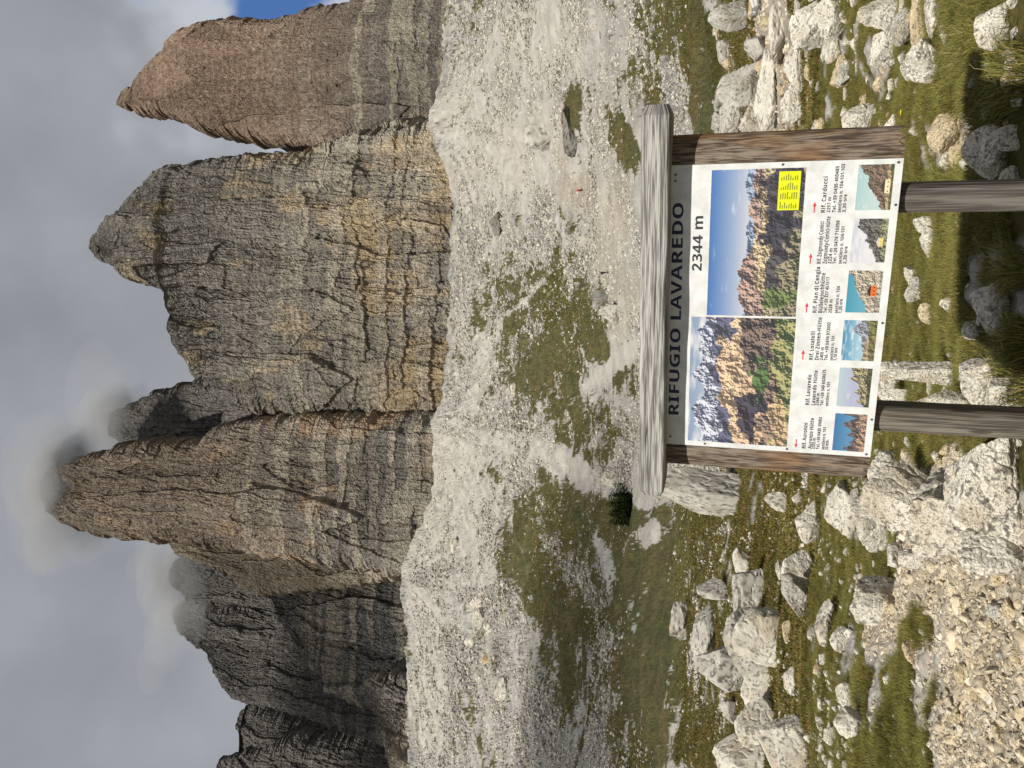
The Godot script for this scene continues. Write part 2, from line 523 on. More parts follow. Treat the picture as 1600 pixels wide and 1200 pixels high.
# ---------------------------------------------------------------- rock towers
# far: metres to the middle of the tower; the two outlines run from the top down, in pixels of the photograph.
func towers() -> Array:
	return [
		{"label": "banded grey and ochre rock tower, the broadest, with a small pointed top", "far": 512.0, "deep": 34.0, "ochre": 0.58, "dark": 0.42, "tone": Color(0.225, 0.212, 0.19), "foot": Color(0.31, 0.285, 0.245), "rust": Color(0.50, 0.39, 0.24), "seed": 3, "ledge": 1.0,  # the light foot and rust have sunlight on the lower wall painted in
			"left": [[138, 388], [146, 396], [168, 402], [182, 411], [205, 424], [240, 440], [262, 452], [278, 470], [286, 478], [290, 500], [293, 530], [298, 556], [318, 588], [332, 602], [350, 625], [375, 642], [440, 650], [560, 662], [700, 668], [800, 690]],
			"right": [[138, 384], [146, 370], [165, 355], [185, 342], [205, 337], [218, 326], [226, 313], [243, 298], [262, 281], [276, 262], [292, 255], [330, 246], [352, 240], [382, 240], [415, 233], [440, 235], [470, 243], [500, 236], [560, 216], [620, 206], [700, 198], [800, 180]]},
		{"label": "brown smooth-faced rock tower with a small knob on its tip", "far": 536.0, "deep": 34.0, "ochre": 0.10, "dark": 0.12, "tone": Color(0.33, 0.240, 0.182), "rust": Color(0.40, 0.28, 0.19), "seed": 11, "ledge": 0.35, "foot": Color(0.20, 0.185, 0.165), "bumpy": 0.45,
			"left": [[180, 163], [188, 168], [205, 168], [216, 173], [228, 179], [260, 178], [290, 190], [320, 205], [350, 215], [400, 226], [440, 233], [480, 240], [540, 246], [620, 240], [720, 235], [800, 235]],
			"right": [[180, 158], [190, 141], [203, 135], [212, 135], [218, 124], [240, 108], [270, 86], [300, 67], [340, 48], [380, 42], [430, 42], [462, 34], [480, 26], [520, 15], [560, 8], [600, -2], [640, -20], [700, -70], [800, -120]]},
		{"label": "tall rock tower with orange side walls and its top in the mist", "far": 508.0, "deep": 34.0, "ochre": 0.5, "dark": 0.45, "tone": Color(0.25, 0.20, 0.16), "foot": Color(0.21, 0.198, 0.178), "rust": Color(0.40, 0.28, 0.175), "seed": 23, "ledge": 0.6, "bumpy": 0.75,
			"left": [[58, 772], [84, 795], [110, 812], [135, 822], [190, 830], [250, 834], [330, 846], [440, 868], [520, 880], [600, 888], [650, 894], [700, 900], [800, 900]],
			"right": [[58, 752], [84, 735], [108, 718], [150, 708], [186, 702], [205, 694], [270, 690], [335, 688], [352, 664], [400, 650], [520, 645], [700, 640], [800, 640]]},
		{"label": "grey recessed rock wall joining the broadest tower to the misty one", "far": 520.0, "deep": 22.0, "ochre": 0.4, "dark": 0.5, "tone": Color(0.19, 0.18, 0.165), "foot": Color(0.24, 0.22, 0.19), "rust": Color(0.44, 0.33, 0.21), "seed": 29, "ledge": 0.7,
			"left": [[346, 664], [360, 690], [400, 730], [520, 745], [700, 760], [800, 760]],
			"right": [[346, 652], [360, 630], [400, 604], [520, 590], [700, 580], [800, 580]]},
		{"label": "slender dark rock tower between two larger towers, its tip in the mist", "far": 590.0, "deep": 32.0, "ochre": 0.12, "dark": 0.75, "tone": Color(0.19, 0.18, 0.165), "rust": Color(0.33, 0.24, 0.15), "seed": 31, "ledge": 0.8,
			"left": [[172, 655], [182, 685], [190, 697], [230, 702], [330, 706], [480, 715]],
			"right": [[172, 648], [182, 642], [205, 628], [230, 622], [242, 614], [282, 610], [300, 600], [322, 597], [360, 592], [480, 580]]},
		{"label": "lit beige rock flake leaning against the tall orange-walled tower", "far": 540.0, "deep": 28.0, "ochre": 0.35, "dark": 0.25, "tone": Color(0.31, 0.26, 0.20), "rust": Color(0.45, 0.33, 0.21), "seed": 41, "ledge": 0.3, "bumpy": 0.6,
			"left": [[262, 850], [272, 862], [300, 872], [340, 884], [385, 903], [425, 917], [470, 920], [530, 914], [580, 906], [640, 898], [720, 895]],
			"right": [[262, 842], [272, 838], [330, 832], [440, 830], [640, 830], [720, 830]]},
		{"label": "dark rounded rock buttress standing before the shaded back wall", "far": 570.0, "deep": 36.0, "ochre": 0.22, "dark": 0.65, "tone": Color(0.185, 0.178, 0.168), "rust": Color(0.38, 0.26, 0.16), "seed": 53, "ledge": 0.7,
			"left": [[410, 912], [420, 930], [438, 962], [452, 986], [480, 1012], [505, 1042], [530, 1064], [560, 1084], [600, 1098], [660, 1112], [740, 1120]],
			"right": [[410, 902], [440, 890], [520, 880], [660, 870], [740, 870]]},
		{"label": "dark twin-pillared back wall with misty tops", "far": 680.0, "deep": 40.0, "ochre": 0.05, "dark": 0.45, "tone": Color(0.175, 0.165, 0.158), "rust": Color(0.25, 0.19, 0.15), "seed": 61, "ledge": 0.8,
			"left": [[270, 962], [280, 986], [295, 1000], [310, 1010], [326, 1016], [352, 1044], [375, 1068], [392, 1086], [410, 1094], [450, 1100], [520, 1120], [640, 1160], [740, 1190]],
			"right": [[270, 948], [278, 944], [300, 938], [420, 930], [640, 900], [740, 890]]},
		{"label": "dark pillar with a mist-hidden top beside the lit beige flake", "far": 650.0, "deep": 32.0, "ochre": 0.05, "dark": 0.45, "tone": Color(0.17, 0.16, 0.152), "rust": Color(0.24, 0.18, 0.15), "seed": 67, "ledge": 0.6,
			"left": [[262, 915], [275, 930], [290, 942], [310, 948], [420, 952], [640, 965]],
			"right": [[262, 890], [280, 870], [320, 862], [640, 850]]},
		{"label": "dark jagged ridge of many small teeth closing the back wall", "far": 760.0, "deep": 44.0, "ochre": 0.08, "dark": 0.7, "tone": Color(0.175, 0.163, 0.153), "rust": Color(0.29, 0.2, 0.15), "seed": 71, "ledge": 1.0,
			"left": [[374, 1136], [380, 1152], [390, 1164], [384, 1172], [372, 1240], [420, 1300], [640, 1380], [740, 1400]],
			"right": [[374, 1112], [392, 1096], [420, 1092], [480, 1110], [560, 1112], [640, 1120], [740, 1120]]},
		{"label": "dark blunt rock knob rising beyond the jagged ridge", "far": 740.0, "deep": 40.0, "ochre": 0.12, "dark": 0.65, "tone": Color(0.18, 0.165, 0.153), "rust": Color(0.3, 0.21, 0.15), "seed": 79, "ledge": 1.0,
			"left": [[341, 1200], [348, 1260], [400, 1330], [640, 1400], [740, 1420]],
			"right": [[341, 1190], [350, 1180], [372, 1174], [400, 1160], [470, 1140], [640, 1130], [740, 1130]]},
		{"label": "low grey rock ramp at the foot of the dark buttress", "far": 520.0, "deep": 24.0, "ochre": 0.18, "dark": 0.3, "tone": Color(0.24, 0.225, 0.20), "rust": Color(0.38, 0.27, 0.17), "seed": 83, "ledge": 0.6,
			"left": [[568, 1072], [590, 1110], [612, 1160], [630, 1220], [660, 1300], [720, 1320]],
			"right": [[568, 1062], [590, 1058], [640, 1050], [720, 1040]]}]

func edge(table: Array, far: float) -> Array:
	# Outline in metres, on an upright plane at that distance: [[height, x], ...] from the top down.
	var out := []
	for p in table:
		var q := ray(p[0], p[1])
		q *= far / -q.z
		out.append([EYE.y + q.y, q.x])
	return out

func edge_at(e: Array, y: float) -> float:
	if y >= e[0][0]: return e[0][1]
	for i in e.size() - 1:
		if y >= e[i + 1][0]:
			return lerpf(e[i][1], e[i + 1][1], (e[i][0] - y) / maxf(e[i][0] - e[i + 1][0], 0.001))
	return e[-1][1]

func build_tower(t: Dictionary) -> void:
	var far: float = t.far
	var le := edge(t.left, far)
	var ri := edge(t.right, far)
	var top: float = maxf(le[0][0], ri[0][0])
	var bottom: float = minf(le[-1][0], ri[-1][0])
	var unit := far / FOCAL                      # metres to one pixel of the photograph
	var rows := int((top - bottom) / unit * 0.62)
	var widest := 0.0
	for i in 40:
		var y := lerpf(top, bottom, i / 39.0)
		widest = maxf(widest, edge_at(ri, y) - edge_at(le, y))
	var front := int(widest / unit * 0.62) + 30
	var back := 14
	var cols := front + back
	var halves := PackedFloat32Array()
	for r in rows + 2:
		var yv := lerpf(top, bottom, clampf(float(r - 1) / (rows - 1), 0.0, 1.0))
		halves.append(0.5 * (edge_at(ri, yv) - edge_at(le, yv)))
	var span := int(60.0 / ((top - bottom) / rows))
	var off: float = t.seed * 1000.0
	var n_big: FastNoiseLite = noises["crag_big"]
	var n_fine: FastNoiseLite = noises["crag_fine"]
	var n_warp: FastNoiseLite = noises["crag_warp"]
	var n_streak: FastNoiseLite = noises["streak"]
	var n_patch: FastNoiseLite = noises["rust"]
	var n_rock: FastNoiseLite = noises["rock_tone"]
	var tone: Color = t.tone
	var rust: Color = t.rust
	var water_stain := Color(0.11, 0.11, 0.111)
	var pale_c := Color(0.48, 0.43, 0.35)
	var foot := 0.0
	var foot_tone: Color = t.get("foot", tone)
	var bumpy: float = t.get("bumpy", 1.0)
	var n_rib: FastNoiseLite = noises["crag_rib"]
	var n_bed: FastNoiseLite = noises["crag_bed"]
	var n_block_l: FastNoiseLite = noises["block_l"]
	var n_block_m: FastNoiseLite = noises["block_m"]
	var n_block_s: FastNoiseLite = noises["block_s"]
	var n_jag: FastNoiseLite = noises["jag"]
	var gx: float = 0.5 * (le[-1][1] + ri[-1][1])
	foot = base_height(gx, -490.0)
	var verts := PackedVector3Array()
	var colors := PackedColorArray()
	verts.resize((rows + 2) * cols)
	colors.resize((rows + 2) * cols)
	for r in rows + 2:
		var y := lerpf(top, bottom, clampf(float(r - 1) / (rows - 1), 0.0, 1.0))
		var jag := minf(3.2, halves[r] * 0.28 + 0.3) * (0.5 + 0.5 * bumpy)
		var xl := edge_at(le, y)
		var jag_l := jag * (n_jag.get_noise_2d(y, off) + 0.6 * n_block_s.get_noise_2d(off, y * 1.3))
		var xr := edge_at(ri, y)
		var jag_r := jag * (n_jag.get_noise_2d(y, off + 500.0) + 0.6 * n_block_s.get_noise_2d(off + 300.0, y * 1.3))
		var mid := 0.5 * (xl + xr)
		var half := maxf(0.5 * (xr - xl), 0.35)
		var mean := 0.0
		var taken := 0
		for rr in range(maxi(0, r - span), mini(rows + 2, r + span), 4):
			mean += halves[rr]
			taken += 1
		var deep: float = minf(t.deep, mean / maxi(taken, 1) * 0.8 + 4.0) * clampf(0.1 + sqrt(maxf(top - y, 0.0) / 90.0), 0.1, 1.0)
		var cap := 0.02 if r == 0 else (0.02 if r == rows + 1 else 1.0)
		for c in cols:
			var s: float
			var zz: float
			if c < front:
				s = -1.0 + 2.0 * c / (front - 1)
				s = s * 0.72 + 0.28 * sin(s * PI / 2.0)
				zz = pow(maxf(0.0, 1.0 - pow(absf(s), 3.4)), 1.0 / 3.4)
			else:
				s = 1.0 - 2.0 * (c - front + 1.0) / (back + 1.0)
				zz = -sqrt(maxf(0.0, 1.0 - s * s))
			var s4 := s * s * s * s
			var x := mid + half * s * cap + s4 * (jag_l if s < 0.0 else jag_r)
			var z := deep * zz * cap
			var out_n := Vector2(s * s * s, maxf(zz, 0.0) if c < front else zz)
			out_n = out_n.normalized() if out_n.length() > 0.001 else Vector2(0, 1)
			var wx := x + off
			var wz := z
			var disp := 0.0
			var layer := 0.0
			var slab := 0.0
			var chunk := 0.0
			var low_z := 0.0
			if c < front:
				var warp := n_warp.get_noise_2d(wx, y) * 4.0
				var ax := wx + warp + n_fine.get_noise_2d(wx, y * 0.3) * 2.0
				var ay := y + n_fine.get_noise_2d(wx + 90.0, y) * 2.5
				low_z = 1.0 - smoothstep(30.0, 170.0, y - foot)
				disp += n_big.get_noise_2d(ax, y * 0.16) * 6.5
				slab = n_block_l.get_noise_2d(ax, ay * 0.15)
				disp += slab * 3.0 * bumpy
				chunk = n_block_m.get_noise_2d(ax + slab * 5.0, ay * 0.2)
				disp += chunk * 1.5 * bumpy
				disp += n_block_s.get_noise_2d(ax, ay * 0.36) * 0.75 * bumpy
				# beds: flat-lying layers that stand out more towards the foot
				layer = n_block_m.get_noise_2d(ax * 0.13 + 400.0, (ay + warp * 0.3) * 1.7)
				disp += t.ledge * (0.06 + 0.95 * low_z * low_z) * layer * 1.4
				disp += n_bed.get_noise_2d(ax * 0.10, ay) * 0.38
				disp += n_rib.get_noise_2d(ax * 2.1 + 60.0, y * 0.12) * 0.8 * bumpy
				disp += n_fine.get_noise_3d(wx, y * 0.35, wz) * 1.5 * (0.4 + 0.6 * bumpy)
				disp -= pow(1.0 - absf(n_rib.get_noise_2d(ax, y * 0.05)), 12.0) * 1.1 * bumpy
				disp += (rng.randf() - 0.5) * 0.6
				disp *= minf(1.0, half / 11.0)
			verts[r * cols + c] = Vector3(x + out_n.x * disp * 0.8, y + (n_fine.get_noise_2d(wx * 1.7, 3.0) * 2.0 if r < 3 else 0.0), z + out_n.y * disp)
			# colour of the rock: bands, water streaks, rust-coloured breaks
			var st := n_streak.get_noise_2d(wx, y * 0.07)
			var ro := n_rock.get_noise_2d(wx, y * 0.8)
			var bed := n_bed.get_noise_2d(wx * 0.1, y) if c < front else 0.0
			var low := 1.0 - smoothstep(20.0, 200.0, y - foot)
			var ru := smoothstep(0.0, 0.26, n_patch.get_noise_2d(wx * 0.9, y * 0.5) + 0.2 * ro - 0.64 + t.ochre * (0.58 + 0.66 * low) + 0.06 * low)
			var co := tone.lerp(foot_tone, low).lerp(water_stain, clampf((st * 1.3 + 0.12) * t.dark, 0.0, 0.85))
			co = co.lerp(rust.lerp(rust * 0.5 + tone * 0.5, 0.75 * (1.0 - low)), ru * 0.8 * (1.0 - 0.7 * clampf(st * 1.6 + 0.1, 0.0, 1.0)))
			co = co.lerp(pale_c, clampf(1.1 * layer * low + 0.25 * ro + 0.12 * low, 0.0, 0.6))  # paler towards the foot: sunlight there is put into the colour
			co *= 1.0 + 0.45 * ro + 0.10 * bed * bumpy + 0.14 * slab + 0.16 * chunk + 0.25 * (rng.randf() - 0.5)
			colors[r * cols + c] = co
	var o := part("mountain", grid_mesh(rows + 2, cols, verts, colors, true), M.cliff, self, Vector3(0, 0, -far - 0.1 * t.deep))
	tag(o, t.label, "rock tower", "", "structure")

func build_towers() -> void:
	noise("crag_big", 46.0, 2); noise("crag_column", 17.0, 3); noise("crag_crack", 15.0, 2); noise("crag_fine", 8.0, 4, FastNoiseLite.TYPE_SIMPLEX_SMOOTH, 0.6)
	noise("crag_layer", 40.0, 1); noise("crag_rib", 5.5, 3); noise("crag_bed", 3.2, 3); noise("crag_warp", 70.0, 2); noise("streak", 11.0, 4); noise("rust", 48.0, 4); noise("rock_tone", 5.0, 4, FastNoiseLite.TYPE_SIMPLEX_SMOOTH, 0.65)
	for q in [["block_l", 30.0], ["block_m", 11.0], ["block_s", 4.5]]:
		var n := noise(q[0], q[1], 1, FastNoiseLite.TYPE_CELLULAR)
		n.cellular_return_type = FastNoiseLite.RETURN_CELL_VALUE
	noise("jag", 16.0, 5, FastNoiseLite.TYPE_SIMPLEX_SMOOTH, 0.68)
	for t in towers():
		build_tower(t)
	print("towers ", Time.get_ticks_msec())

func build_mist() -> void:
	# each wisp is a nest of thin veils, so that it has no edge
	var list := [[[76, 764], 500.0, Vector3(84, 74, 56), 0.17], [[108, 722], 512.0, Vector3(60, 46, 40), 0.08], [[170, 658], 582.0, Vector3(80, 58, 50), 0.15], [[272, 903], 640.0, Vector3(96, 62, 54), 0.11], [[274, 968], 668.0, Vector3(66, 42, 50), 0.08]]
	var r := RandomNumberGenerator.new()
	r.seed = 15
	for m in list:
		var q := ray(m[0][0], m[0][1])
		q *= m[1] / -q.z
		var size: Vector3 = m[2]
		for k in 7:
			fog("cloud", EYE + q + Vector3(r.randfn() * size.x, r.randfn() * size.y, r.randfn() * size.z) * 0.15, size * Vector3(r.randf_range(0.7, 1.4), r.randf_range(0.6, 1.05), 1.0), m[3] * 0.022, "wisp of grey mist round a tower top")
		for k in 32:
			var off := Vector3(r.randfn() * size.x, r.randfn() * size.y, r.randfn() * size.z) * 0.24
			var f := r.randf_range(0.25, 0.65)
			fog("cloud", EYE + q + off, size * f * Vector3(r.randf_range(0.7, 1.5), r.randf_range(0.5, 1.0), 1.0), m[3] / 16.0, "wisp of grey mist round a tower top")
	# cloud above and behind the camera that shades the far walls, the tops and part of the scree
	for m in [[Vector3(-330, 250, -680), 720.0, Vector3(540, 160, 320), 0.034], [Vector3(-130, 520, -590), 430.0, Vector3(760, 130, 260), 0.0013], [Vector3(-64, 25, -150), 520.0, Vector3(120, 44, 250), 0.032]]:
		for k in 4:
			fog("cloud", m[0] + SUN.normalized() * m[1] + Vector3(r.randfn(), 0, r.randfn()) * 0.05 * m[2], m[2] * (1.0 - 0.17 * k), m[3] / 4.0, "grey cloud shading the far rock walls")

func fog(called: String, at: Vector3, size: Vector3, density: float, label: String) -> void:
	var f := FogVolume.new()
	f.name = numbered(called)
	f.shape = RenderingServer.FOG_VOLUME_SHAPE_ELLIPSOID
	f.size = size
	f.position = at
	var m := FogMaterial.new()
	m.density = density
	m.albedo = Color(0.985, 0.988, 0.99)
	f.material = m
	add_child(f)
	tag(f, label, "cloud", "clouds round the summits", "stuff")

# ---------------------------------------------------------------- rocks
var balls := {}
func ball(level: int) -> Array:
	if balls.has(level): return balls[level]
	var v := PackedVector3Array()
	var f := PackedInt32Array()
	if level == 0:
		var g := (1.0 + sqrt(5.0)) / 2.0
		for p in [[-1, g, 0], [1, g, 0], [-1, -g, 0], [1, -g, 0], [0, -1, g], [0, 1, g], [0, -1, -g], [0, 1, -g], [g, 0, -1], [g, 0, 1], [-g, 0, -1], [-g, 0, 1]]:
			v.append(Vector3(p[0], p[1], p[2]).normalized())
		f = PackedInt32Array([0, 5, 11, 0, 1, 5, 0, 7, 1, 0, 10, 7, 0, 11, 10, 1, 9, 5, 5, 4, 11, 11, 2, 10, 10, 6, 7, 7, 8, 1, 3, 4, 9, 3, 2, 4, 3, 6, 2, 3, 8, 6, 3, 9, 8, 4, 5, 9, 2, 11, 4, 6, 10, 2, 8, 7, 6, 9, 1, 8])
	else:
		var b := ball(level - 1)
		v = b[0].duplicate()
		var seen := {}
		var old: PackedInt32Array = b[1]
		for i in range(0, old.size(), 3):
			var m := []
			for e in 3:
				var p := old[i + e]
				var q := old[i + (e + 1) % 3]
				var key := mini(p, q) * 100000 + maxi(p, q)
				if not seen.has(key):
					seen[key] = v.size()
					v.append(((v[p] + v[q]) * 0.5).normalized())
				m.append(seen[key])
			f.append_array([old[i], m[0], m[2], old[i + 1], m[1], m[0], old[i + 2], m[2], m[1], m[0], m[1], m[2]])
	balls[level] = [v, f]
	return balls[level]

func rock_mesh(seed_: int, level: int, blocky := 1.0, rough := 1.0) -> ArrayMesh:
	# A broken block: a ball cut by a dozen planes, then weathered.
	var r := RandomNumberGenerator.new()
	r.seed = seed_
	var b := ball(level)
	var planes := []
	for i in 13:
		planes.append([Vector3(r.randfn(), r.randfn(), r.randfn()).normalized(), r.randf_range(0.46, 0.80)])
	var n1: FastNoiseLite = noises["rock_a"]
	var n2: FastNoiseLite = noises["rock_b"]
	var n3: FastNoiseLite = noises["rock_c"]
	var verts := PackedVector3Array()
	var colors := PackedColorArray()
	var off := Vector3(seed_ * 7.3, seed_ * 3.1, -seed_ * 5.7)
	for p in b[0]:
		var rad := 1.0
		for q in planes:
			var k: float = p.dot(q[0])
			if k > 0.05: rad = minf(rad, q[1] / k)
		rad = lerpf(0.8, rad, blocky)
		var w: Vector3 = p * rad + off
		var a := n1.get_noise_3dv(w)
		var c := n2.get_noise_3dv(w)
		var d := n3.get_noise_3dv(w)
		rad *= 1.0 + rough * (0.07 * a + 0.035 * c + 0.02 * d)
		var groove := pow(1.0 - absf(n1.get_noise_3dv(w * 1.4 + Vector3(40, 0, 0))), 12.0)
		if level > 2: rad *= 1.0 - 0.13 * rough * groove
		verts.append(p * rad)
		var v := 1.0 + 0.22 * a + 0.22 * c + 0.22 * d
		var col := Color(0.67, 0.65, 0.60) * v
		col = col.lerp(Color(0.42, 0.36, 0.27), clampf(n1.get_noise_3dv(w * 0.7 + Vector3(9, 9, 9)) * 1.1, 0.0, 0.6))
		col = col.lerp(Color(0.09, 0.088, 0.082), clampf((d * 1.4 + c * 1.0 + a * 0.4 - 0.34) * 2.6, 0.0, 0.8))
		colors.append(col)
	return mesh_of(verts, b[1], colors)

# x0, x1 (top and foot), y0, y1 of each block in the photograph, material, label, group
func boulder_list() -> Array:
	var cap := "grey limestone block of the long outcrop above the meadow"
	var outcrop := "blocks of the long outcrop"
	var ledge := "pale limestone block of the rock ledge beyond the meadow"
	var ledges := "blocks of the rock ledge"
	return [
		[1372, 1462, 742, 838, "pale", "big speckled limestone slab below the sign's side board", "", 5],
		[1430, 1552, 752, 882, "pale", "wide pale slab, cracked across, at the foot of the post", "", 5],
		[1362, 1400, 720, 790, "pale", "black-spotted limestone block right under the side board", "", 4],
		[1526, 1640, 690, 850, "pale", "smooth pale limestone boulder in front of the cracked slab", "", 5],
		[1540, 1630, 836, 905, "pale", "pale boulder on gravel beside the smooth limestone boulder", "", 4],
		[1334, 1392, 764, 850, "pale", "low pale ridge of limestone next to the green tussock", "", 4],
		[1370, 1402, 572, 622, "pale", "white sunlit rock touching the lower edge of the sign", "", 4],
		[1380, 1420, 606, 642, "pale", "speckled grey rock next to the white sunlit rock", "", 4],
		[1440, 1520, 612, 650, "pale", "dark shaded rock tucked against the weathered post", "", 4],
		[1400, 1500, 560, 600, "pale", "half-shaded boulder in the hollow behind the sign", "", 4],
		[1505, 1565, 558, 632, "pale", "grey boulder with grass growing over its corner", "", 4],
		[1560, 1620, 590, 650, "pale", "grey rock wedge at the foot of the tall grass", "", 3],
		[1528, 1568, 450, 515, "pale", "flat grey slab lying in the shade of the sign", "", 3],
		[1512, 1536, 504, 532, "pale", "small angular stone next to the flat shaded slab", "", 3],
		[1520, 1572, 208, 282, "pale", "cracked grey boulder lying in the shadow beside the post", "", 4],
		[1552, 1590, 196, 230, "pale", "triangular grey stone beside the cracked grey boulder", "", 3],
		[1570, 1598, 264, 296, "pale", "small grey stone in shade close to the post", "", 3],
		[1464, 1502, 172, 232, "tan", "ochre wedge-shaped rock in the grass", "", 4],
		[1482, 1510, 222, 258, "tan", "pinkish broken rock below the ochre wedge", "", 3],
		[1466, 1486, 238, 264, "pale", "knobbly white stone beside the pinkish broken rock", "", 3],
		[1538, 1574, 10, 64, "pale", "lone white boulder standing in thick grass", "", 4],
		[1326, 1360, 164, 208, "pale", "white two-humped rock near the scalloped board", "", 4],
		[1422, 1470, 62, 125, "pale", "rounded white boulder at the corner of the block pile", "", 4],
		[1406, 1428, 98, 120, "pale", "egg-shaped white stone beside the rounded boulder", "", 3],
		[1356, 1410, -10, 45, "pale", "angular pale block at the top of the block pile", "", 4],
		[1390, 1425, 15, 68, "grey", "grey split block in the middle of the block pile", "", 4],
		[1424, 1452, -5, 58, "tan", "buff block at the foot of the block pile", "", 4],
		[1362, 1396, 45, 95, "pale", "cracked pale block on the flank of the block pile", "", 4],
		[1450, 1470, -8, 50, "pale", "narrow white block behind the grass edge", "", 3],
		[1474, 1492, 46, 74, "pale", "round white stone on the grass by the block pile", "", 3],
		[1118, 1170, 6, 48, "grey", "large grey boulder with a pointed top on the rock ledge", "", 4],
		[1238, 1286, 12, 78, "pale", ledge, ledges, 4], [1278, 1316, 2, 50, "pale", ledge, ledges, 4], [1232, 1258, 74, 137, "pale", ledge, ledges, 4],
		[1226, 1254, 134, 184, "pale", ledge, ledges, 4], [1178, 1208, 96, 186, "pale", ledge, ledges, 4], [1130, 1186, 100, 160, "grey", ledge, ledges, 4],
		[1120, 1156, 150, 214, "grey", ledge, ledges, 4], [1150, 1190, 165, 222, "pale", ledge, ledges, 4], [1200, 1226, 20, 90, "pale", ledge, ledges, 3], [1168, 1196, 50, 96, "grey", ledge, ledges, 3],
		[1290, 1312, 48, 98, "pale", "white sloping slab below the rock ledge", "", 3],
		[1298, 1328, 92, 138, "tan", "broken buff rock on the grass below the ledge", "", 3],
		[1430, 1464, 342, 368, "pale", "white boulder just beside the sign's post", "", 3],
		[1444, 1464, 360, 404, "pale", "long white stone joined to the boulder by the post", "", 3],
		[1416, 1432, 416, 442, "pale", "leaning white stone in the turf under the sign", "", 3],
		[1413, 1440, 440, 474, "grey", "grey-capped stone in the turf under the sign", "", 3],
		[1440, 1460, 474, 508, "tan", "buff pair of stones in the turf under the sign", "", 3],
		[1474, 1498, 458, 492, "pale", "bright stone at the edge of the sign's shadow", "", 3],
		[1230, 1268, 862, 930, "pale", "big white boulder standing up from the turf", "", 4],
		[1220, 1264, 900, 962, "grey", "dark speckled block leaning on the big white boulder", "", 4],
		[1276, 1304, 948, 1002, "pale", "long thin white slab on edge in the turf", "", 3],
		[1302, 1324, 978, 1014, "pale", "pointed white stone beside the thin slab", "", 3],
		[1330, 1390, 908, 968, "pale", "white boulder on the border of turf and rubble", "", 4],
		[1308, 1330, 1076, 1110, "pale", "rounded pale rock in the turf above the rubble", "", 3],
		[1312, 1350, 1106, 1150, "pale", "rough pale rock below the rounded pale rock", "", 3],
		[1224, 1246, 1040, 1078, "pale", "split white stone in the upper turf", "", 3],
		[1278, 1292, 1020, 1038, "pale", "small round white stone alone in the turf", "", 3],
		[1240, 1284, 788, 848, "pale", "pitted white boulder in the turf beside the sign", "", 4],
		[1296, 1336, 758, 830, "pale", "tall white stone with a ragged edge by the sign", "", 4],
		[1198, 1232, 770, 800, "pale", "striped white stone partly hidden by the sign board", "", 3],
		[1410, 1442, 858, 890, "pale", "cream-coloured stone at the edge of the tussock", "", 3],
		[1386, 1412, 856, 892, "pale", "slanted pale stone between tussock and rubble", "", 3],
		[1138, 1192, 886, 975, "grey", cap, outcrop, 4], [1140, 1196, 965, 1052, "grey", cap, outcrop, 4], [1158, 1216, 969, 1050, "pale", cap, outcrop, 4],
		[1152, 1206, 1048, 1110, "pale", cap, outcrop, 4], [1160, 1210, 1105, 1168, "pale", cap, outcrop, 4], [1190, 1256, 1124, 1210, "pale", cap, outcrop, 4],
		[1088, 1164, 1004, 1090, "grey", cap, outcrop, 4], [1078, 1114, 950, 1030, "grey", cap, outcrop, 4], [1114, 1194, 1144, 1215, "pale", cap, outcrop, 4],
		[1046, 1072, 942, 1002, "grey", "grey boulder alone on the slope above the outcrop", "", 3],
		[1126, 1152, 1100, 1130, "grey", "small grey block perched above the outcrop", "", 3],
		[1096, 1136, 906, 940, "grey", "leaning pair of grey stones at the end of the outcrop", "", 3],
		[1138, 1170, 856, 902, "pale", "white block at the end of the outcrop near the sign", "", 3],
		[1044, 1152, 738, 806, "grey", "broad grey slab seen beyond the end of the sign's beam", "", 4],
		[872, 896, 174, 232, "dark", "long dark boulder lying across the scree", "", 3],
		[818, 860, 188, 238, "grey", "grey wedge of rock half buried in the scree", "", 3],
		[934, 966, 474, 502, "grey", "grey block beside the brown path", "", 3],
		[926, 950, 454, 476, "dark", "dark block overhanging the brown path", "", 3],
		[766, 782, 328, 362, "dark", "dark flat boulder alone in the white scree", "", 3],
		[735, 752, 926, 952, "pale", "dark pointed boulder in the shaded scree", "", 3],
		[738, 754, 955, 986, "pale", "grey broad boulder in the shaded scree", "", 3],
		[752, 768, 975, 992, "pale", "small dark boulder under the grey broad one", "", 2],
		[750, 763, 1022, 1038, "ochre", "yellow-ochre boulder, the only one in the scree", "", 3],
		[726, 742, 990, 1010, "pale", "white boulder in the scree near the yellow-ochre one", "", 2],
		[795, 806, 598, 614, "pale", "dark stone at the tip of the green strip", "", 2],
		[938, 962, 732, 764, "pale", "pale rounded boulder uphill of the dark bush", "", 3],
		[768, 790, 1066, 1100, "pale", "dark pair of boulders low in the shaded scree", "", 3],
		[700, 712, 838, 868, "pale", "dark slot-shaped boulder high in the scree", "", 2]]

func place_rock(o: MeshInstance3D, x0: float, x1: float, y0: float, y1: float, r: RandomNumberGenerator) -> void:
	var g := to_ground(minf(x1, 1596.0), 0.5 * (y0 + y1))
	var depth := -(lens.inverse() * (g - EYE)).z
	var w := (y1 - y0) / FOCAL * depth
	var h := (x1 - x0) / FOCAL * depth
	if x1 > 1596.0: h += 0.0
	var deep := w * r.randf_range(0.55, 0.8)
	var away := Vector3(g.x, 0, g.z).normalized()
	var at := g + away * deep * 0.32
	at.y = g.y
	o.position = at + Vector3.UP * h * 0.30
	var face := atan2(-away.x, -away.z)
	o.basis = Basis(Vector3.UP, face) * Basis.from_scale(Vector3(w * 0.72, h * 0.90, deep * 0.74)) * Basis(Vector3(0, 1, 0), r.randf() * TAU)

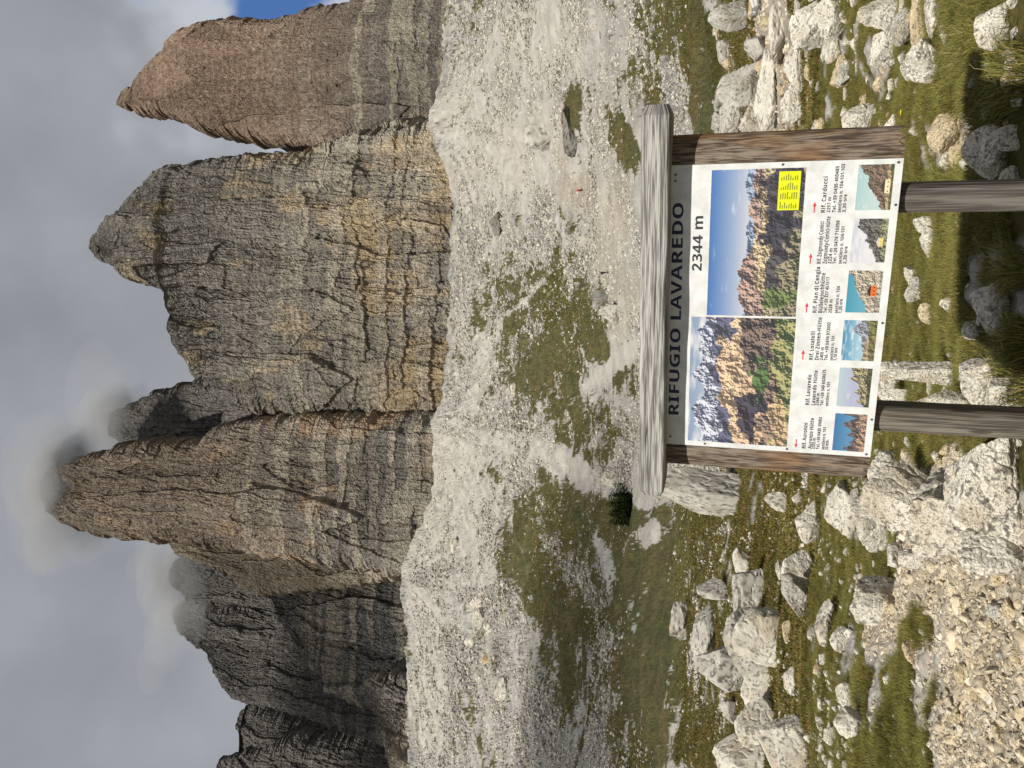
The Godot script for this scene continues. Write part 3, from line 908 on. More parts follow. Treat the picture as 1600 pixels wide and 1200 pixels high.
func build_boulders() -> void:
	noise("rock_a", 0.9, 2); noise("rock_b", 0.3, 3); noise("rock_c", 0.11, 2)
	var r := RandomNumberGenerator.new()
	r.seed = 77
	var k := 0
	for b in boulder_list():
		k += 1
		var big: bool = b[7] > 3
		var o := part("boulder", rock_mesh(100 + k, b[7], 1.0, 0.72 if big else 0.8), M[b[4]], self)
		place_rock(o, b[0], b[1], b[2], b[3], r)
		tag(o, b[5], "boulder", b[6])
	# smaller rocks of the meadow, one by one
	var kinds := []
	for i in 9: kinds.append(rock_mesh(300 + i, 3, 1.0, 0.7))
	var made := 0
	var tries := 0
	while made < 290 and tries < 6000:
		tries += 1
		var px := r.randf_range(1120.0, 1598.0)
		var py := r.randf_range(-10.0, 1210.0)
		if py > 205.0 and py < 755.0 and px < 1400.0: continue
		var g := to_ground(px, py)
		var d := Vector2(g.x, g.z).length()
		var az := rad_to_deg(atan2(g.x, -g.z))
		var earth := earth_at(g.x, g.z, az, log(d))
		if py > 215.0 and r.randf() > 0.40 + 0.45 * noises["turf_big"].get_noise_2d(g.x * 0.7 + 50.0, g.z * 0.7): continue
		var size := exp(r.randf_range(log(5.0), log(22.0))) * (1.0 + 0.3 * r.randf())
		var look: String = (["pale", "pale", "pale", "tan", "grey"][r.randi() % 5]) if earth < 0.4 else (["tan", "buff", "buff", "grey"][r.randi() % 4])
		var o := part("rock", kinds[r.randi() % kinds.size()], M[look], self)
		place_rock(o, px - size * r.randf_range(0.5, 0.9), px, py - size * 0.6, py + size * 0.6, r)
		var word: String = {"pale": "white", "tan": "tan", "grey": "grey", "buff": "buff"}[look]
		if earth > 0.4: tag(o, "%s loose stone lying on the gravel bank" % word, "rock", "%s stones on the gravel bank" % word)
		else: tag(o, "small %s rock lying in the meadow turf" % word, "rock", "%s rocks in the meadow" % word)
		made += 1
	print("boulders ", Time.get_ticks_msec())

func scatter(called: String, label: String, mesh: Mesh, mat: Material, spots: Array) -> void:
	var mm := MultiMesh.new()
	mm.transform_format = MultiMesh.TRANSFORM_3D
	mm.use_colors = true
	mm.mesh = mesh
	mm.instance_count = spots.size()
	for i in spots.size():
		mm.set_instance_transform(i, spots[i][0])
		mm.set_instance_color(i, spots[i][1])
	var o := MultiMeshInstance3D.new()
	o.name = numbered(called)
	o.multimesh = mm
	o.material_override = mat
	add_child(o)
	tag(o, label, "", "", "stuff")

func loose_stones() -> void:
	var r := RandomNumberGenerator.new()
	r.seed = 5
	var far_spots := []
	var near_spots := []
	var bank_spots := []
	for i in 190000:
		# even in the picture, so fewer and larger stones far away
		var az := r.randf_range(-31.0, 31.0)
		var d := 42.0 * pow(11.0, r.randf())
		var pick := r.randf()
		var logd := log(d)
		var pale := on_map("pale", az, logd)
		if pick < pale * 0.45: continue
		var a := deg_to_rad(az)
		var x := sin(a) * d
		var z := -cos(a) * d
		var streak := fan(x, z)
		if pick > clampf(0.66 + 0.9 * n_drift.get_noise_2d(x, z) - 0.9 * streak, 0.06, 1.0): continue
		var g := cover(x, z, d, on_map("grass", az, logd), earth_at(x, z, az, logd), pale, streak)
		if r.randf() < g * 0.9: continue
		var size: float = d * minf(0.0010 * exp(absf(r.randfn()) * 0.62), 0.0036)
		var t := r.randf_range(0.45, 0.98)
		far_spots.append([Transform3D(Basis.from_euler(Vector3(r.randf() * TAU, r.randf() * TAU, r.randf() * TAU)) * Basis.from_scale(Vector3(size, size * r.randf_range(0.5, 1.0), size * r.randf_range(0.6, 1.2))), Vector3(x, height(x, z) - 0.05 * size, z)), Color(t, t * 0.985, t * 0.95)])
	for i in 48000:
		var az := r.randf_range(-31.0, 31.0)
		var d := 4.2 * pow(11.5, r.randf())
		var a := deg_to_rad(az)
		var x := sin(a) * d
		var z := -cos(a) * d
		var earth := earth_at(x, z, az, log(d))
		var clump: float = noises["turf_big"].get_noise_2d(x * 0.7 + 50.0, z * 0.7)
		if r.randf() > 0.20 + 0.6 * earth + 0.75 * clump: continue
		var size := d * 0.0015 * exp(absf(r.randfn()) * 0.85)
		if earth > 0.3: size *= 0.8
		size = minf(size, 0.10)
		var t := r.randf_range(0.7, 1.1)
		var warm := 0.12 + earth * 0.35
		near_spots.append([Transform3D(Basis.from_euler(Vector3(r.randf() * TAU, r.randf() * TAU, r.randf() * TAU)) * Basis.from_scale(Vector3(size, size * r.randf_range(0.5, 0.9), size * r.randf_range(0.7, 1.3))), Vector3(x, height(x, z) - 0.12 * size, z)), Color(t, t * (1.0 - warm * 0.25), t * (1.0 - warm * 0.6))])
	for i in 95000:
		var az := r.randf_range(-31.0, 4.0)
		var d := 3.4 * pow(3.4, pow(r.randf(), 0.8))
		var x := sin(deg_to_rad(az)) * d
		var z := -cos(deg_to_rad(az)) * d
		var earth := earth_at(x, z, az, log(d))
		if r.randf() > (earth * 1.2 - 0.2) * (1.0 + 0.9 * noises["turf_big"].get_noise_2d(x * 2.1 + 7.0, z * 2.1)): continue
		var size := 0.0030 * exp(absf(r.randfn()) * 0.95)
		size = minf(size, 0.04)
		var t := r.randf_range(0.6, 1.05)
		var warm := r.randf_range(0.25, 0.65)
		bank_spots.append([Transform3D(Basis.from_euler(Vector3(r.randfn() * 0.6, r.randf() * TAU, r.randfn() * 0.6)) * Basis.from_scale(Vector3(size * 1.3, size * r.randf_range(0.35, 0.75), size * r.randf_range(0.6, 1.3))), Vector3(x, height(x, z) + 0.08 * size, z)), Color(t, t * (1.0 - warm * 0.22), t * (1.0 - warm * 0.55))])
	scatter("scree", "loose grey and white stones strewn over the scree slope", rock_mesh(501, 2, 1.0, 1.6), M.pebble, far_spots)
	scatter("gravel", "small pale stones scattered in the turf of the meadow", rock_mesh(502, 2, 0.9, 1.8), M.pebble, near_spots)
	scatter("rubble", "buff broken stones heaped on the gravel bank", rock_mesh(503, 2, 0.95, 1.6), M.pebble, bank_spots)
	print("stones ", far_spots.size(), " ", near_spots.size(), " ", bank_spots.size(), " ", Time.get_ticks_msec())

# ---------------------------------------------------------------- grass
func tuft_mesh(seed_: int, blades: int, spread: float, tall: float, lean: float, width: float) -> ArrayMesh:
	var r := RandomNumberGenerator.new()
	r.seed = seed_
	var v := PackedVector3Array()
	var ix := PackedInt32Array()
	var co := PackedColorArray()
	for i in blades:
		var a := r.randf() * TAU
		var dist := spread * sqrt(r.randf())
		var root := Vector3(cos(a) * dist, -0.01, sin(a) * dist)
		var b := a + r.randfn() * 0.9
		var h := tall * r.randf_range(0.5, 1.1)
		var bend := lean * r.randf_range(0.3, 1.3) * h
		var dir := Vector3(cos(b), 0, sin(b))
		var side := Vector3(-sin(b), 0, cos(b)).rotated(Vector3.UP, r.randfn() * 0.6) * width * r.randf_range(0.7, 1.3)
		var mid := root + Vector3.UP * h * 0.6 + dir * bend * 0.35
		var tip := root + Vector3.UP * h * (1.0 - 0.25 * lean) + dir * bend
		var k := v.size()
		v.append_array([root - side, root + side, mid - side * 0.8, mid + side * 0.8, tip])
		ix.append_array([k, k + 2, k + 1, k + 1, k + 2, k + 3, k + 2, k + 4, k + 3])
		var t := r.randf_range(0.65, 1.3)
		var c := Color(0.125, 0.145, 0.031).lerp(Color(0.33, 0.255, 0.10), pow(r.randf(), 1.7)) * t
		for j in 5: co.append(c)
	return mesh_of(v, ix, co)

func build_grass() -> void:
	var r := RandomNumberGenerator.new()
	r.seed = 21
	var near := []
	var far := []
	for i in 90000:
		var az := r.randf_range(-31.0, 31.0)
		var d := sqrt(lerpf(4.0 * 4.0, 15.0 * 15.0, r.randf()))
		if r.randf() < 0.35: d = sqrt(lerpf(16.0, 60.0, r.randf()))
		var a := deg_to_rad(az)
		var x := sin(a) * d
		var z := -cos(a) * d
		if r.randf() > grass_at(x, z, az, log(d), d): continue
		var lush: float = 0.5 + 0.5 * noises["turf_big"].get_noise_2d(x * 1.3 + 90.0, z * 1.3)
		var s := r.randf_range(0.45, 0.9) * (0.55 + 0.9 * lush)
		var t := r.randf_range(0.55, 1.3)
		near.append([Transform3D(Basis(Vector3.UP, r.randf() * TAU) * Basis.from_scale(Vector3(s, s * r.randf_range(0.6, 1.1), s)), Vector3(x, height(x, z), z)), Color(t * r.randf_range(0.9, 1.25), t, t)])
	for i in 95000:
		var az := r.randf_range(-31.0, 31.0)
		var d := sqrt(lerpf(14.0 * 14.0, 58.0 * 58.0, r.randf()))
		if r.randf() < 0.4: d = sqrt(lerpf(196.0, 30.0 * 30.0, r.randf()))
		var a := deg_to_rad(az)
		var x := sin(a) * d
		var z := -cos(a) * d
		if r.randf() > grass_at(x, z, az, log(d), d): continue
		var s := r.randf_range(0.7, 1.3) * (0.8 + d * 0.012)
		var t := r.randf_range(0.5, 1.3)
		far.append([Transform3D(Basis(Vector3.UP, r.randf() * TAU) * Basis.from_scale(Vector3(s, s * r.randf_range(0.5, 0.9), s)), Vector3(x, height(x, z), z)), Color(t * r.randf_range(0.9, 1.3), t, t)])
	scatter("grass", "short green and straw-coloured turf of the near meadow", tuft_mesh(1, 18, 0.05, 0.115, 0.8, 0.0017), M.grass, near)
	scatter("grass", "short turf covering the further meadow between the rocks", tuft_mesh(2, 18, 0.12, 0.12, 0.7, 0.006), M.grass, far)
	var clumps := []
	for i in 60000:
		var az := r.randf_range(-31.0, 31.0)
		var d := 55.0 * pow(4.4, r.randf())
		var a := deg_to_rad(az)
		var x := sin(a) * d
		var z := -cos(a) * d
		var logd := log(d)
		var gm := on_map("grass", az, logd)
		if gm < 0.1: continue
		if r.randf() > cover(x, z, d, gm, earth_at(x, z, az, logd), on_map("pale", az, logd), fan(x, z)): continue
		var s := d * r.randf_range(0.014, 0.03)
		var t := r.randf_range(0.6, 1.15)
		clumps.append([Transform3D(Basis(Vector3.UP, r.randf() * TAU) * Basis.from_scale(Vector3(s, s * r.randf_range(0.35, 0.8), s)), Vector3(x, height(x, z), z)), Color(t * r.randf_range(0.9, 1.2), t, t * 0.9)])
	scatter("grass", "clumped grass of the green strips on the scree slope", tuft_mesh(3, 18, 0.16, 0.10, 0.6, 0.012), M.grass, clumps)
	# tussocks that stand out on their own
	var list := [[1462, 838, 0.13, 0.13, "thick green grass tussock beside the limestone slab"], [1596, 592, 0.16, 0.30, "tall straw-tipped grass tussock in front of the grey boulder"], [1598, 530, 0.14, 0.24, "sunlit olive tussock between the posts"], [1598, 420, 0.14, 0.26, "long-bladed tussock beside the post foot"], [1590, 120, 0.2, 0.26, "dense green tussock in the thick grass"], [1475, 300, 0.16, 0.22, "spiky tussock just below the board's corner"], [1440, 565, 0.12, 0.22, "dry yellowish tussock with long stalks behind the sign"], [1520, 60, 0.2, 0.2, "soft green tussock beside the lone white boulder"]]
	var k := 0
	for q in list:
		k += 1
		var g := to_ground(q[0], q[1])
		var o := part("grass_tussock", tuft_mesh(40 + k, 420, q[2] * 0.7, q[3] * 0.62, 0.85, 0.0017), M.grass, self, g)
		tag(o, q[4], "grass tussock", "tussocks standing out of the turf")
		var stalks := tuft_mesh(80 + k, 12, q[2] * 0.8, q[3] * 1.1, 0.9, 0.0011)
		part("stalk", stalks, M.straw, o).set_meta("kind", "stuff")
	print("grass ", near.size(), " ", far.size(), " ", Time.get_ticks_msec())

func build_plants() -> void:
	# dark bush on the slope: a low crown of many small leaf faces round bent stems
	var r := RandomNumberGenerator.new()
	r.seed = 9
	var g := to_ground(986, 793)
	var d := g.distance_to(EYE)
	var w := 56.0 / FOCAL * d * 0.5
	var h := 26.0 / FOCAL * d
	var o := Node3D.new()
	o.name = numbered("bush")
	o.position = g
	add_child(o)
	tag(o, "dark rounded bush on the grassy slope past the end of the beam", "bush")
	var v := PackedVector3Array()
	var ix := PackedInt32Array()
	for i in 9000:
		var p := Vector3(r.randfn(), r.randfn(), r.randfn()).normalized() * pow(r.randf(), 0.3)
		var lump := 1.0 + 0.34 * sin(p.x * 8.0 + 1.0) * cos(p.z * 6.0) + 0.15 * sin(p.x * 17.0)
		p = Vector3(p.x * w * lump, (0.45 + 0.6 * p.y) * h * lump, p.z * w * 0.8)
		if p.y < 0.02: continue
		var n := Vector3(r.randfn(), r.randfn(), r.randfn()).normalized()
		var s := n.cross(Vector3(r.randfn(), r.randfn(), r.randfn())).normalized() * 0.035 * h
		var k := v.size()
		v.append_array([p - s, p + s, p + n * 0.12 * h * r.randf_range(0.5, 1.0)])
		ix.append_array([k, k + 1, k + 2])
	part("crown", mesh_of(v, ix), M.bush, o)
	var sv := PackedVector3Array()
	var si := PackedInt32Array()
	for i in 9:
		var a := TAU * i / 9.0
		var tip := Vector3(cos(a) * w * 0.6, h * 0.7, sin(a) * w * 0.5)
		var k := sv.size()
		for j in 3:
			sv.append(Vector3(cos(a) * 0.2, 0.0, sin(a) * 0.2) + Vector3(cos(j * 2.1), 0, sin(j * 2.1)) * 0.07)
		for j in 3: sv.append(tip + Vector3(cos(j * 2.1), 0, sin(j * 2.1)) * 0.03)
		for j in 3:
			var b := (j + 1) % 3
			si.append_array([k + j, k + b, k + 3 + j, k + b, k + 3 + b, k + 3 + j])
	part("stem", mesh_of(sv, si), M.bark, o)
	# a small yellow flower among the stones
	var f := Node3D.new()
	f.name = numbered("flower")
	f.position = to_ground(1430, 174)
	add_child(f)
	tag(f, "single yellow flower between white stones in the grass", "flower")
	var sh := 0.09
	part("stem", tuft_mesh(7, 3, 0.004, sh, 0.1, 0.0015), M.grass, f)
	var pv := PackedVector3Array()
	var pi := PackedInt32Array()
	for i in 8:
		var a := TAU * i / 8.0
		var out := Vector3(cos(a), 0.25, sin(a)) * 0.022
		var sd := Vector3(-sin(a), 0, cos(a)) * 0.008
		var c := Vector3(0, sh, 0)
		var k := pv.size()
		pv.append_array([c, c + out * 0.6 - sd, c + out, c + out * 0.6 + sd])
		pi.append_array([k, k + 1, k + 2, k, k + 2, k + 3])
	part("blossom", mesh_of(pv, pi), M.yellow, f)

# ---------------------------------------------------------------- the information board
func timber(profile: PackedVector2Array, lo: float, hi: float, steps: int, scallop := 0.0, wobble := 0.0, seed_ := 1, taper := 0.0) -> ArrayMesh:
	# A beam along y with the given section (x, z). scallop cuts a row of arcs into its lower end, taper chamfers both ends.
	var n := profile.size()
	var v := PackedVector3Array()
	var uv := PackedVector2Array()
	var ix := PackedInt32Array()
	var wn := noise("wob%d" % seed_, 0.35, 2)
	var around := PackedFloat32Array([0.0])
	for i in n: around.append(around[i] + profile[i].distance_to(profile[(i + 1) % n]))
	for s in steps + 1:
		var t := float(s) / steps
		for i in n + 1:
			var p := profile[i % n]
			var low := lo
			if scallop > 0.0: low += scallop * pow(absf(sin((p.x + 0.0725) * 108.3)), 0.7)
			var y := lerpf(low, hi, t)
			var k := 1.0
			if taper > 0.0:
				k = minf(1.0, 1.0 - taper * maxf(0.0, 1.0 - minf(y - lo, hi - y) / 0.03))
			var w := wobble * wn.get_noise_2d(y, around[i % n] * 2.0)
			v.append(Vector3(p.x * k * (1.0 + w), y, p.y * k * (1.0 + w)))
			uv.append(Vector2(around[i] / 0.42, 0.01 + 0.97 * (y - lo) / (hi - lo)))
	for s in steps:
		for i in n:
			var a := s * (n + 1) + i
			ix.append_array([a, a + 1, a + n + 1, a + 1, a + n + 2, a + n + 1])
	var tri := Geometry2D.triangulate_polygon(profile)
	for e in 2:
		var k := v.size()
		for i in n:
			v.append(v[(steps * (n + 1) if e == 1 else 0) + i])
			uv.append(profile[i] * 2.0 + Vector2(0.3, 0.1))
		for i in range(0, tri.size(), 3):
			if e == 1: ix.append_array([k + tri[i], k + tri[i + 1], k + tri[i + 2]])
			else: ix.append_array([k + tri[i], k + tri[i + 2], k + tri[i + 1]])
	return mesh_of(v, ix, PackedColorArray(), uv)

func section(w: float, d: float, round_: float, bulge: float) -> PackedVector2Array:
	# Rounded block; its front (+z) is bowed out by bulge.
	var out := PackedVector2Array()
	var corners := [[1, 1], [1, -1], [-1, -1], [-1, 1]]
	for k in 4:
		var c: Array = corners[k]
		var mid := Vector2(c[0] * (w / 2 - round_), c[1] * (d / 2 - round_))
		var a0 := [PI / 2, 0.0, -PI / 2, -PI][k] as float
		for i in 5:
			var a := a0 - i * PI / 8
			var p := mid + Vector2(cos(a), sin(a)) * round_
			out.append(p)
		if k == 3 or k == 1:
			pass
	# front edge points, from the left front corner to the right front corner
	for i in range(1, 40):
		var x := lerpf(-w / 2 + round_, w / 2 - round_, i / 40.0)
		out.append(Vector2(x, d / 2))
	for i in out.size():
		if out[i].y > 0.0:
			var f := 1.0 - pow(absf(out[i].x) / (w / 2), 2.0)
			out[i].y += bulge * f
	return out

func wood_picture(seed_: int, base: Color, dark: Color, warm: Color, warm_share: float, cracks: float) -> Array:
	# Grain runs along v. Returns [colour picture, relief picture].
	var w := 300
	var h := 600
	var n1 := noise("wood1_%d" % seed_, 26.0, 4, FastNoiseLite.TYPE_SIMPLEX_SMOOTH, 0.6)
	var n2 := noise("wood2_%d" % seed_, 5.0, 3, FastNoiseLite.TYPE_SIMPLEX_SMOOTH, 0.6)
	var n3 := noise("wood3_%d" % seed_, 120.0, 2)
	var r := RandomNumberGenerator.new()
	r.seed = seed_
	var knots := []
	for i in 3: knots.append([r.randf() * w, r.randf() * h, r.randf_range(5.0, 11.0)])
	var color := PackedByteArray()
	var relief := PackedByteArray()
	color.resize(w * h * 3)
	relief.resize(w * h * 3)
	var k := 0
	for j in h:
		for i in w:
			var x := float(i)
			var y := float(j)
			var kn := 0.0
			for q in knots:
				var dx: float = x - q[0]
				var dy: float = (y - q[1]) * 0.5
				var rr := sqrt(dx * dx + dy * dy)
				if rr < q[2] * 5.0:
					x += dx / maxf(rr, 1.0) * q[2] * exp(-rr / (q[2] * 1.6)) * 1.1
					kn = maxf(kn, 1.0 - smoothstep(q[2] * 0.5, q[2], rr))
			var a := n1.get_noise_2d(x * 1.3, y * 0.10)
			var b := n2.get_noise_2d(x, y * 0.06)
			var c := n3.get_noise_2d(x, y * 0.3)
			var crack := pow(maxf(0.0, 1.0 - absf(n1.get_noise_2d(x * 0.5 + 300.0, y * 0.02)) * 7.0), 2.0) * cracks * smoothstep(-0.15, 0.2, c)
			var f := clampf(0.52 + 1.0 * a + 1.4 * b, 0.0, 1.0)
			var col := dark.lerp(base, f)
			col = col.lerp(warm, clampf((c + 0.35 * a) * 1.4 + warm_share - 0.5, 0.0, 1.0) * 0.8)
			col = col.lerp(dark * 0.6, kn * 0.75)
			col = col.lerp(dark * 0.25, clampf(crack, 0.0, 1.0))
			col = col.linear_to_srgb()
			color[k] = int(clampf(col.r, 0, 1) * 255.0)
			color[k + 1] = int(clampf(col.g, 0, 1) * 255.0)
			color[k + 2] = int(clampf(col.b, 0, 1) * 255.0)
			var hh := int(clampf(0.55 + 0.35 * b + 0.2 * a - 0.5 * crack, 0, 1) * 255.0)
			relief[k] = hh; relief[k + 1] = hh; relief[k + 2] = hh
			k += 3
	return [Image.create_from_data(w, h, false, Image.FORMAT_RGB8, color), Image.create_from_data(w, h, false, Image.FORMAT_RGB8, relief)]

func wood_material(seed_: int, base: Color, dark: Color, warm: Color, share: float, cracks: float) -> StandardMaterial3D:
	var p := wood_picture(seed_, base, dark, warm, share, cracks)
	var m := plain(Color.WHITE, 0.85, 0.3)
	m.albedo_texture = ImageTexture.create_from_image(p[0])
	m.heightmap_enabled = true
	m.heightmap_texture = ImageTexture.create_from_image(p[1])
	m.heightmap_scale = 0.35
	return m

func printed(image: Image) -> StandardMaterial3D:
	var m := plain(Color.WHITE, 0.42, 0.45)
	m.albedo_texture = ImageTexture.create_from_image(image)
	m.texture_repeat = false
	return m

# A printed landscape photograph: sky, then ridges one before the other. Each ridge: middle height, how jagged, lit and shaded colour, wavelength.
func landscape(w: int, h: int, seed_: int, sky_top: Color, sky_low: Color, cloud: float, ridges: Array, blobs := []) -> Image:
	var im := Image.create(w, h, false, Image.FORMAT_RGB8)
	var grey := Color(0.62, 0.62, 0.64)
	var n := noise("print%d" % seed_, 0.26, 6, FastNoiseLite.TYPE_SIMPLEX_SMOOTH, 0.62)
	var ridge := noise("printr%d" % seed_, 0.34, 5, FastNoiseLite.TYPE_SIMPLEX_SMOOTH, 0.5)
	for i in w:
		var x := float(i) / h
		var fx := float(i) / w
		var tops := []
		for k in ridges.size():
			var q: Array = ridges[k]
			var t: float = q[0] + q[1] * (ridge.get_noise_2d(x * q[4] * 0.5, 10.0 * k) * 1.3)
			if q.size() > 5: t += q[5] * (fx - 0.5)
			if q.size() > 6: t -= q[7] * exp(-pow((fx - q[6]) / 0.16, 2.0))
			tops.append(t)
		for j in h:
			var y := float(j) / h
			var c := sky_top.lerp(sky_low, clampf(y * 2.2, 0.0, 1.0))
			c = c.lerp(Color(0.95, 0.95, 0.97), clampf((ridge.get_noise_2d(x * 0.6 + 30.0, y * 2.4) + cloud) * 1.5, 0.0, 0.9))
			var lit := (n.get_noise_2d(x + 0.010, y + 0.007) - n.get_noise_2d(x, y)) * 10.0
			var wide := ridge.get_noise_2d(x * 0.9 + 3.0, y * 0.9)
			var solid := false
			for k in ridges.size():
				if y > tops[k] + 0.02 * n.get_noise_2d(x * 2.0, y * 2.0):
					c = ridges[k][3].lerp(ridges[k][2], clampf(0.46 + lit + 0.9 * wide, 0.0, 1.0))
					solid = true
			for b in blobs:
				var r := Vector2((fx - b[0]) / b[2], (y - b[1]) / b[3]).length() + 1.3 * wide + 0.5 * n.get_noise_2d(x * 1.5 + 9.0, y * 1.5)
				if r < 1.0:
					c = c.lerp(b[5].lerp(b[4], clampf(0.5 + lit, 0.0, 1.0)), smoothstep(1.0, 0.88, r))
			if solid: c *= clampf(0.86 + 0.5 * lit, 0.55, 1.15)
			im.set_pixel(i, j, c.lerp(grey, 0.2) * 0.93)
	return im

func text_mesh(text: String, font: Font, size: float, width: float, mat: Material, parent: Node, at: Vector3) -> void:
	var t := TextMesh.new()
	t.text = text
	t.font = font
	t.font_size = 32
	t.pixel_size = 0.01
	t.depth = 0.02
	t.curve_step = 1.5
	t.horizontal_alignment = HORIZONTAL_ALIGNMENT_LEFT
	t.vertical_alignment = VERTICAL_ALIGNMENT_CENTER
	var box := t.get_aabb()
	var o := part("lettering", t, mat, parent)
	var sx := width / maxf(box.size.x, 0.01)
	var sy := size / 0.2285                      # capital height of this font at that size
	o.scale = Vector3(sx, sy, 0.02)
	o.position = at - Vector3(box.position.x * sx, 0, 0)
	return

func quad(called: String, w: float, h: float, mat: Material, parent: Node, at: Vector3) -> MeshInstance3D:
	var q := QuadMesh.new()
	q.size = Vector2(w, h)
	return part(called, q, mat, parent, at)

func build_sign() -> void:
	var o := Node3D.new()
	o.name = "information_board"
	add_child(o)
	var base := Vector3(0.25, 0.0, -2.763)
	base.y = height(base.x, base.z)
	o.position = base
	o.rotation_degrees = Vector3(0, -19.35, -0.75)
	tag(o, "wooden information board with a white printed panel on two weathered posts", "information board")
	var cy := 1.491 - base.y
	var front := 0.008
	# posts, side boards, beam
	for s in [-1.0, 1.0]:
		var post := part("post", timber(section(0.092, 0.09, 0.016, 0.012), -0.35, cy + 0.36, 30, 0.0, 0.03, 5 + int(s)), M.wood_post if s < 0 else M.wood_post_b, o, Vector3(0.3745 * s, 0, -0.075))
		post.set_meta("label", "weathered grey-brown timber post with drying cracks")
		var side := part("side_board", timber(section(0.145, 0.045, 0.016, 0.016), cy - 0.355, cy + 0.36, 90, 0.022, 0.02, 8 + int(s)), M.wood_side, o, Vector3(0.522 * s, 0, -0.038))
		side.set_meta("label", "brown side board with a scalloped lower end")
	var beam := part("beam", timber(section(0.150, 0.090, 0.009, 0.003), -0.685, 0.692, 90, 0.0, 0.05, 12, 0.3), M.wood_beam, o, Vector3(0.0, cy + 0.3935, 0.024))
	# the section's x becomes depth, its z becomes height: lay the beam along x
	beam.basis = Basis(Vector3(0, 0, 1), Vector3(1, 0, 0), Vector3(0, 1, 0))
	beam.set_meta("label", "silvery weathered top beam")
	var batten := BoxMesh.new()
	batten.size = Vector3(1.0, 0.03, 0.03)
	part("batten", batten, M.wood_red, o, Vector3(0, cy + 0.352, -0.012)).set_meta("label", "red-brown batten under the beam")
	var box := BoxMesh.new()
	box.size = Vector3(1.0, 0.70, 0.008)
	var panel := part("panel", box, M.panel, o, Vector3(0, cy, 0.004))
	panel.set_meta("label", "white printed panel with photographs and hut directions")
	# everything printed, as parts of the panel
	var z := 0.0046
	var bold := SystemFont.new()
	bold.font_names = PackedStringArray(["Droid Sans"])
	bold.font_weight = 700
	var reg := SystemFont.new()
	reg.font_names = PackedStringArray(["Droid Sans"])
	text_mesh("RIFUGIO LAVAREDO", bold, 0.036, 0.760, M.ink_blue, panel, Vector3(-0.382, 0.324, z))
	text_mesh("2344 m", bold, 0.032, 0.185, M.ink, panel, Vector3(0.149, 0.257, z))
	var columns := [
		[[-0.131, "Rif. Auronzo", 0.098], [-0.151, "Auronzo Hütte", 0.117], [-0.163, "2320 m", 0.042], [-0.177, "Tel. +39 0435 39002", 0.122], [-0.194, "sentiero n. 101", 0.085], [-0.206, "20 min.", 0.039]],
		[[-0.131, "Rif. Lavaredo", 0.111], [-0.150, "Lavaredo Hütte", 0.127], [-0.163, "2344 m", 0.045], [-0.177, "Tel. +39 349 6028675", 0.131], [-0.194, "sentiero n. 101", 0.087]],
		[[-0.131, "Rif. Locatelli", 0.100], [-0.149, "Drei Zinnen-Hütte", 0.149], [-0.164, "2405 m", 0.046], [-0.178, "Tel. +39 0474 972002", 0.133], [-0.195, "sentiero n. 101", 0.086], [-0.207, "1,10 ore", 0.045]],
		[[-0.130, "Rif. Pian di Cengia", 0.154], [-0.148, "Büllelejochhütte", 0.134], [-0.163, "Tel. +39 337 451517", 0.121], [-0.178, "2528 m", 0.046], [-0.197, "sentiero n. 104", 0.091], [-0.209, "1,30 ore", 0.048]],
		[[-0.131, "Rif. Zsigmondy Comici", 0.136], [-0.149, "Zsigmondy-Comici-Hütte", 0.152], [-0.164, "2224 m", 0.050], [-0.178, "Tel. +39 0474 710358", 0.139], [-0.195, "sentiero n. 104-101", 0.120], [-0.209, "2,30 ore", 0.056]],
		[[-0.131, "Rif. Carducci", 0.112], [-0.147, "2297 m", 0.048], [-0.163, "Tel. +39 0435 400485", 0.143], [-0.179, "sentiero n. 104-101-103", 0.149], [-0.193, "3,30 ore", 0.056]]]
	for c in 6:
		var x := -0.483 + 0.1645 * c
		for line in columns[c]:
			var name_line: bool = line[1].begins_with("Rif") or "tte" in line[1]
			text_mesh(line[1], bold, 0.0125 if name_line else 0.0102, line[2], M.ink, panel, Vector3(x, line[0], z))
		if c != 1:
			var arrow := part("arrow", arrow_mesh(), M.red, panel, Vector3(x + 0.017, -0.104, z + 0.0006))
			if c == 0: arrow.rotation.z = PI
	# photographs
	var blue := Color(0.25, 0.43, 0.72)
	var haze := Color(0.86, 0.86, 0.90)
	var dusk := Color(0.17, 0.16, 0.22)
	var rock := Color(0.72, 0.61, 0.52)
	quad("photograph", 0.486, 0.290, printed(landscape(360, 216, 1, Color(0.20, 0.42, 0.74), haze, -0.34, [
		[0.40, 0.05, Color(0.62, 0.70, 0.82), Color(0.42, 0.52, 0.70), 1.5], [0.47, 0.12, Color(0.76, 0.62, 0.56), Color(0.36, 0.31, 0.34), 1.6, 0.05, 0.35, 0.06], [0.60, 0.05, Color(0.80, 0.74, 0.60), Color(0.52, 0.50, 0.36), 1.2, -0.1], [0.66, 0.12, Color(0.30, 0.28, 0.30), dusk, 1.3, 0.0, 0.7, 0.08], [0.84, 0.10, Color(0.60, 0.56, 0.44), Color(0.22, 0.25, 0.20), 2.2, 0.30]], [[0.55, 0.60, 0.34, 0.07, Color(0.86, 0.78, 0.62), Color(0.60, 0.50, 0.38)], [0.80, 0.80, 0.30, 0.20, Color(0.22, 0.21, 0.26), Color(0.12, 0.11, 0.17)], [0.14, 0.82, 0.10, 0.16, Color(0.42, 0.50, 0.26), Color(0.24, 0.32, 0.16)]])), panel, Vector3(0.238, 0.074, z)).set_meta("label", "printed panorama of ridges under a blue sky")
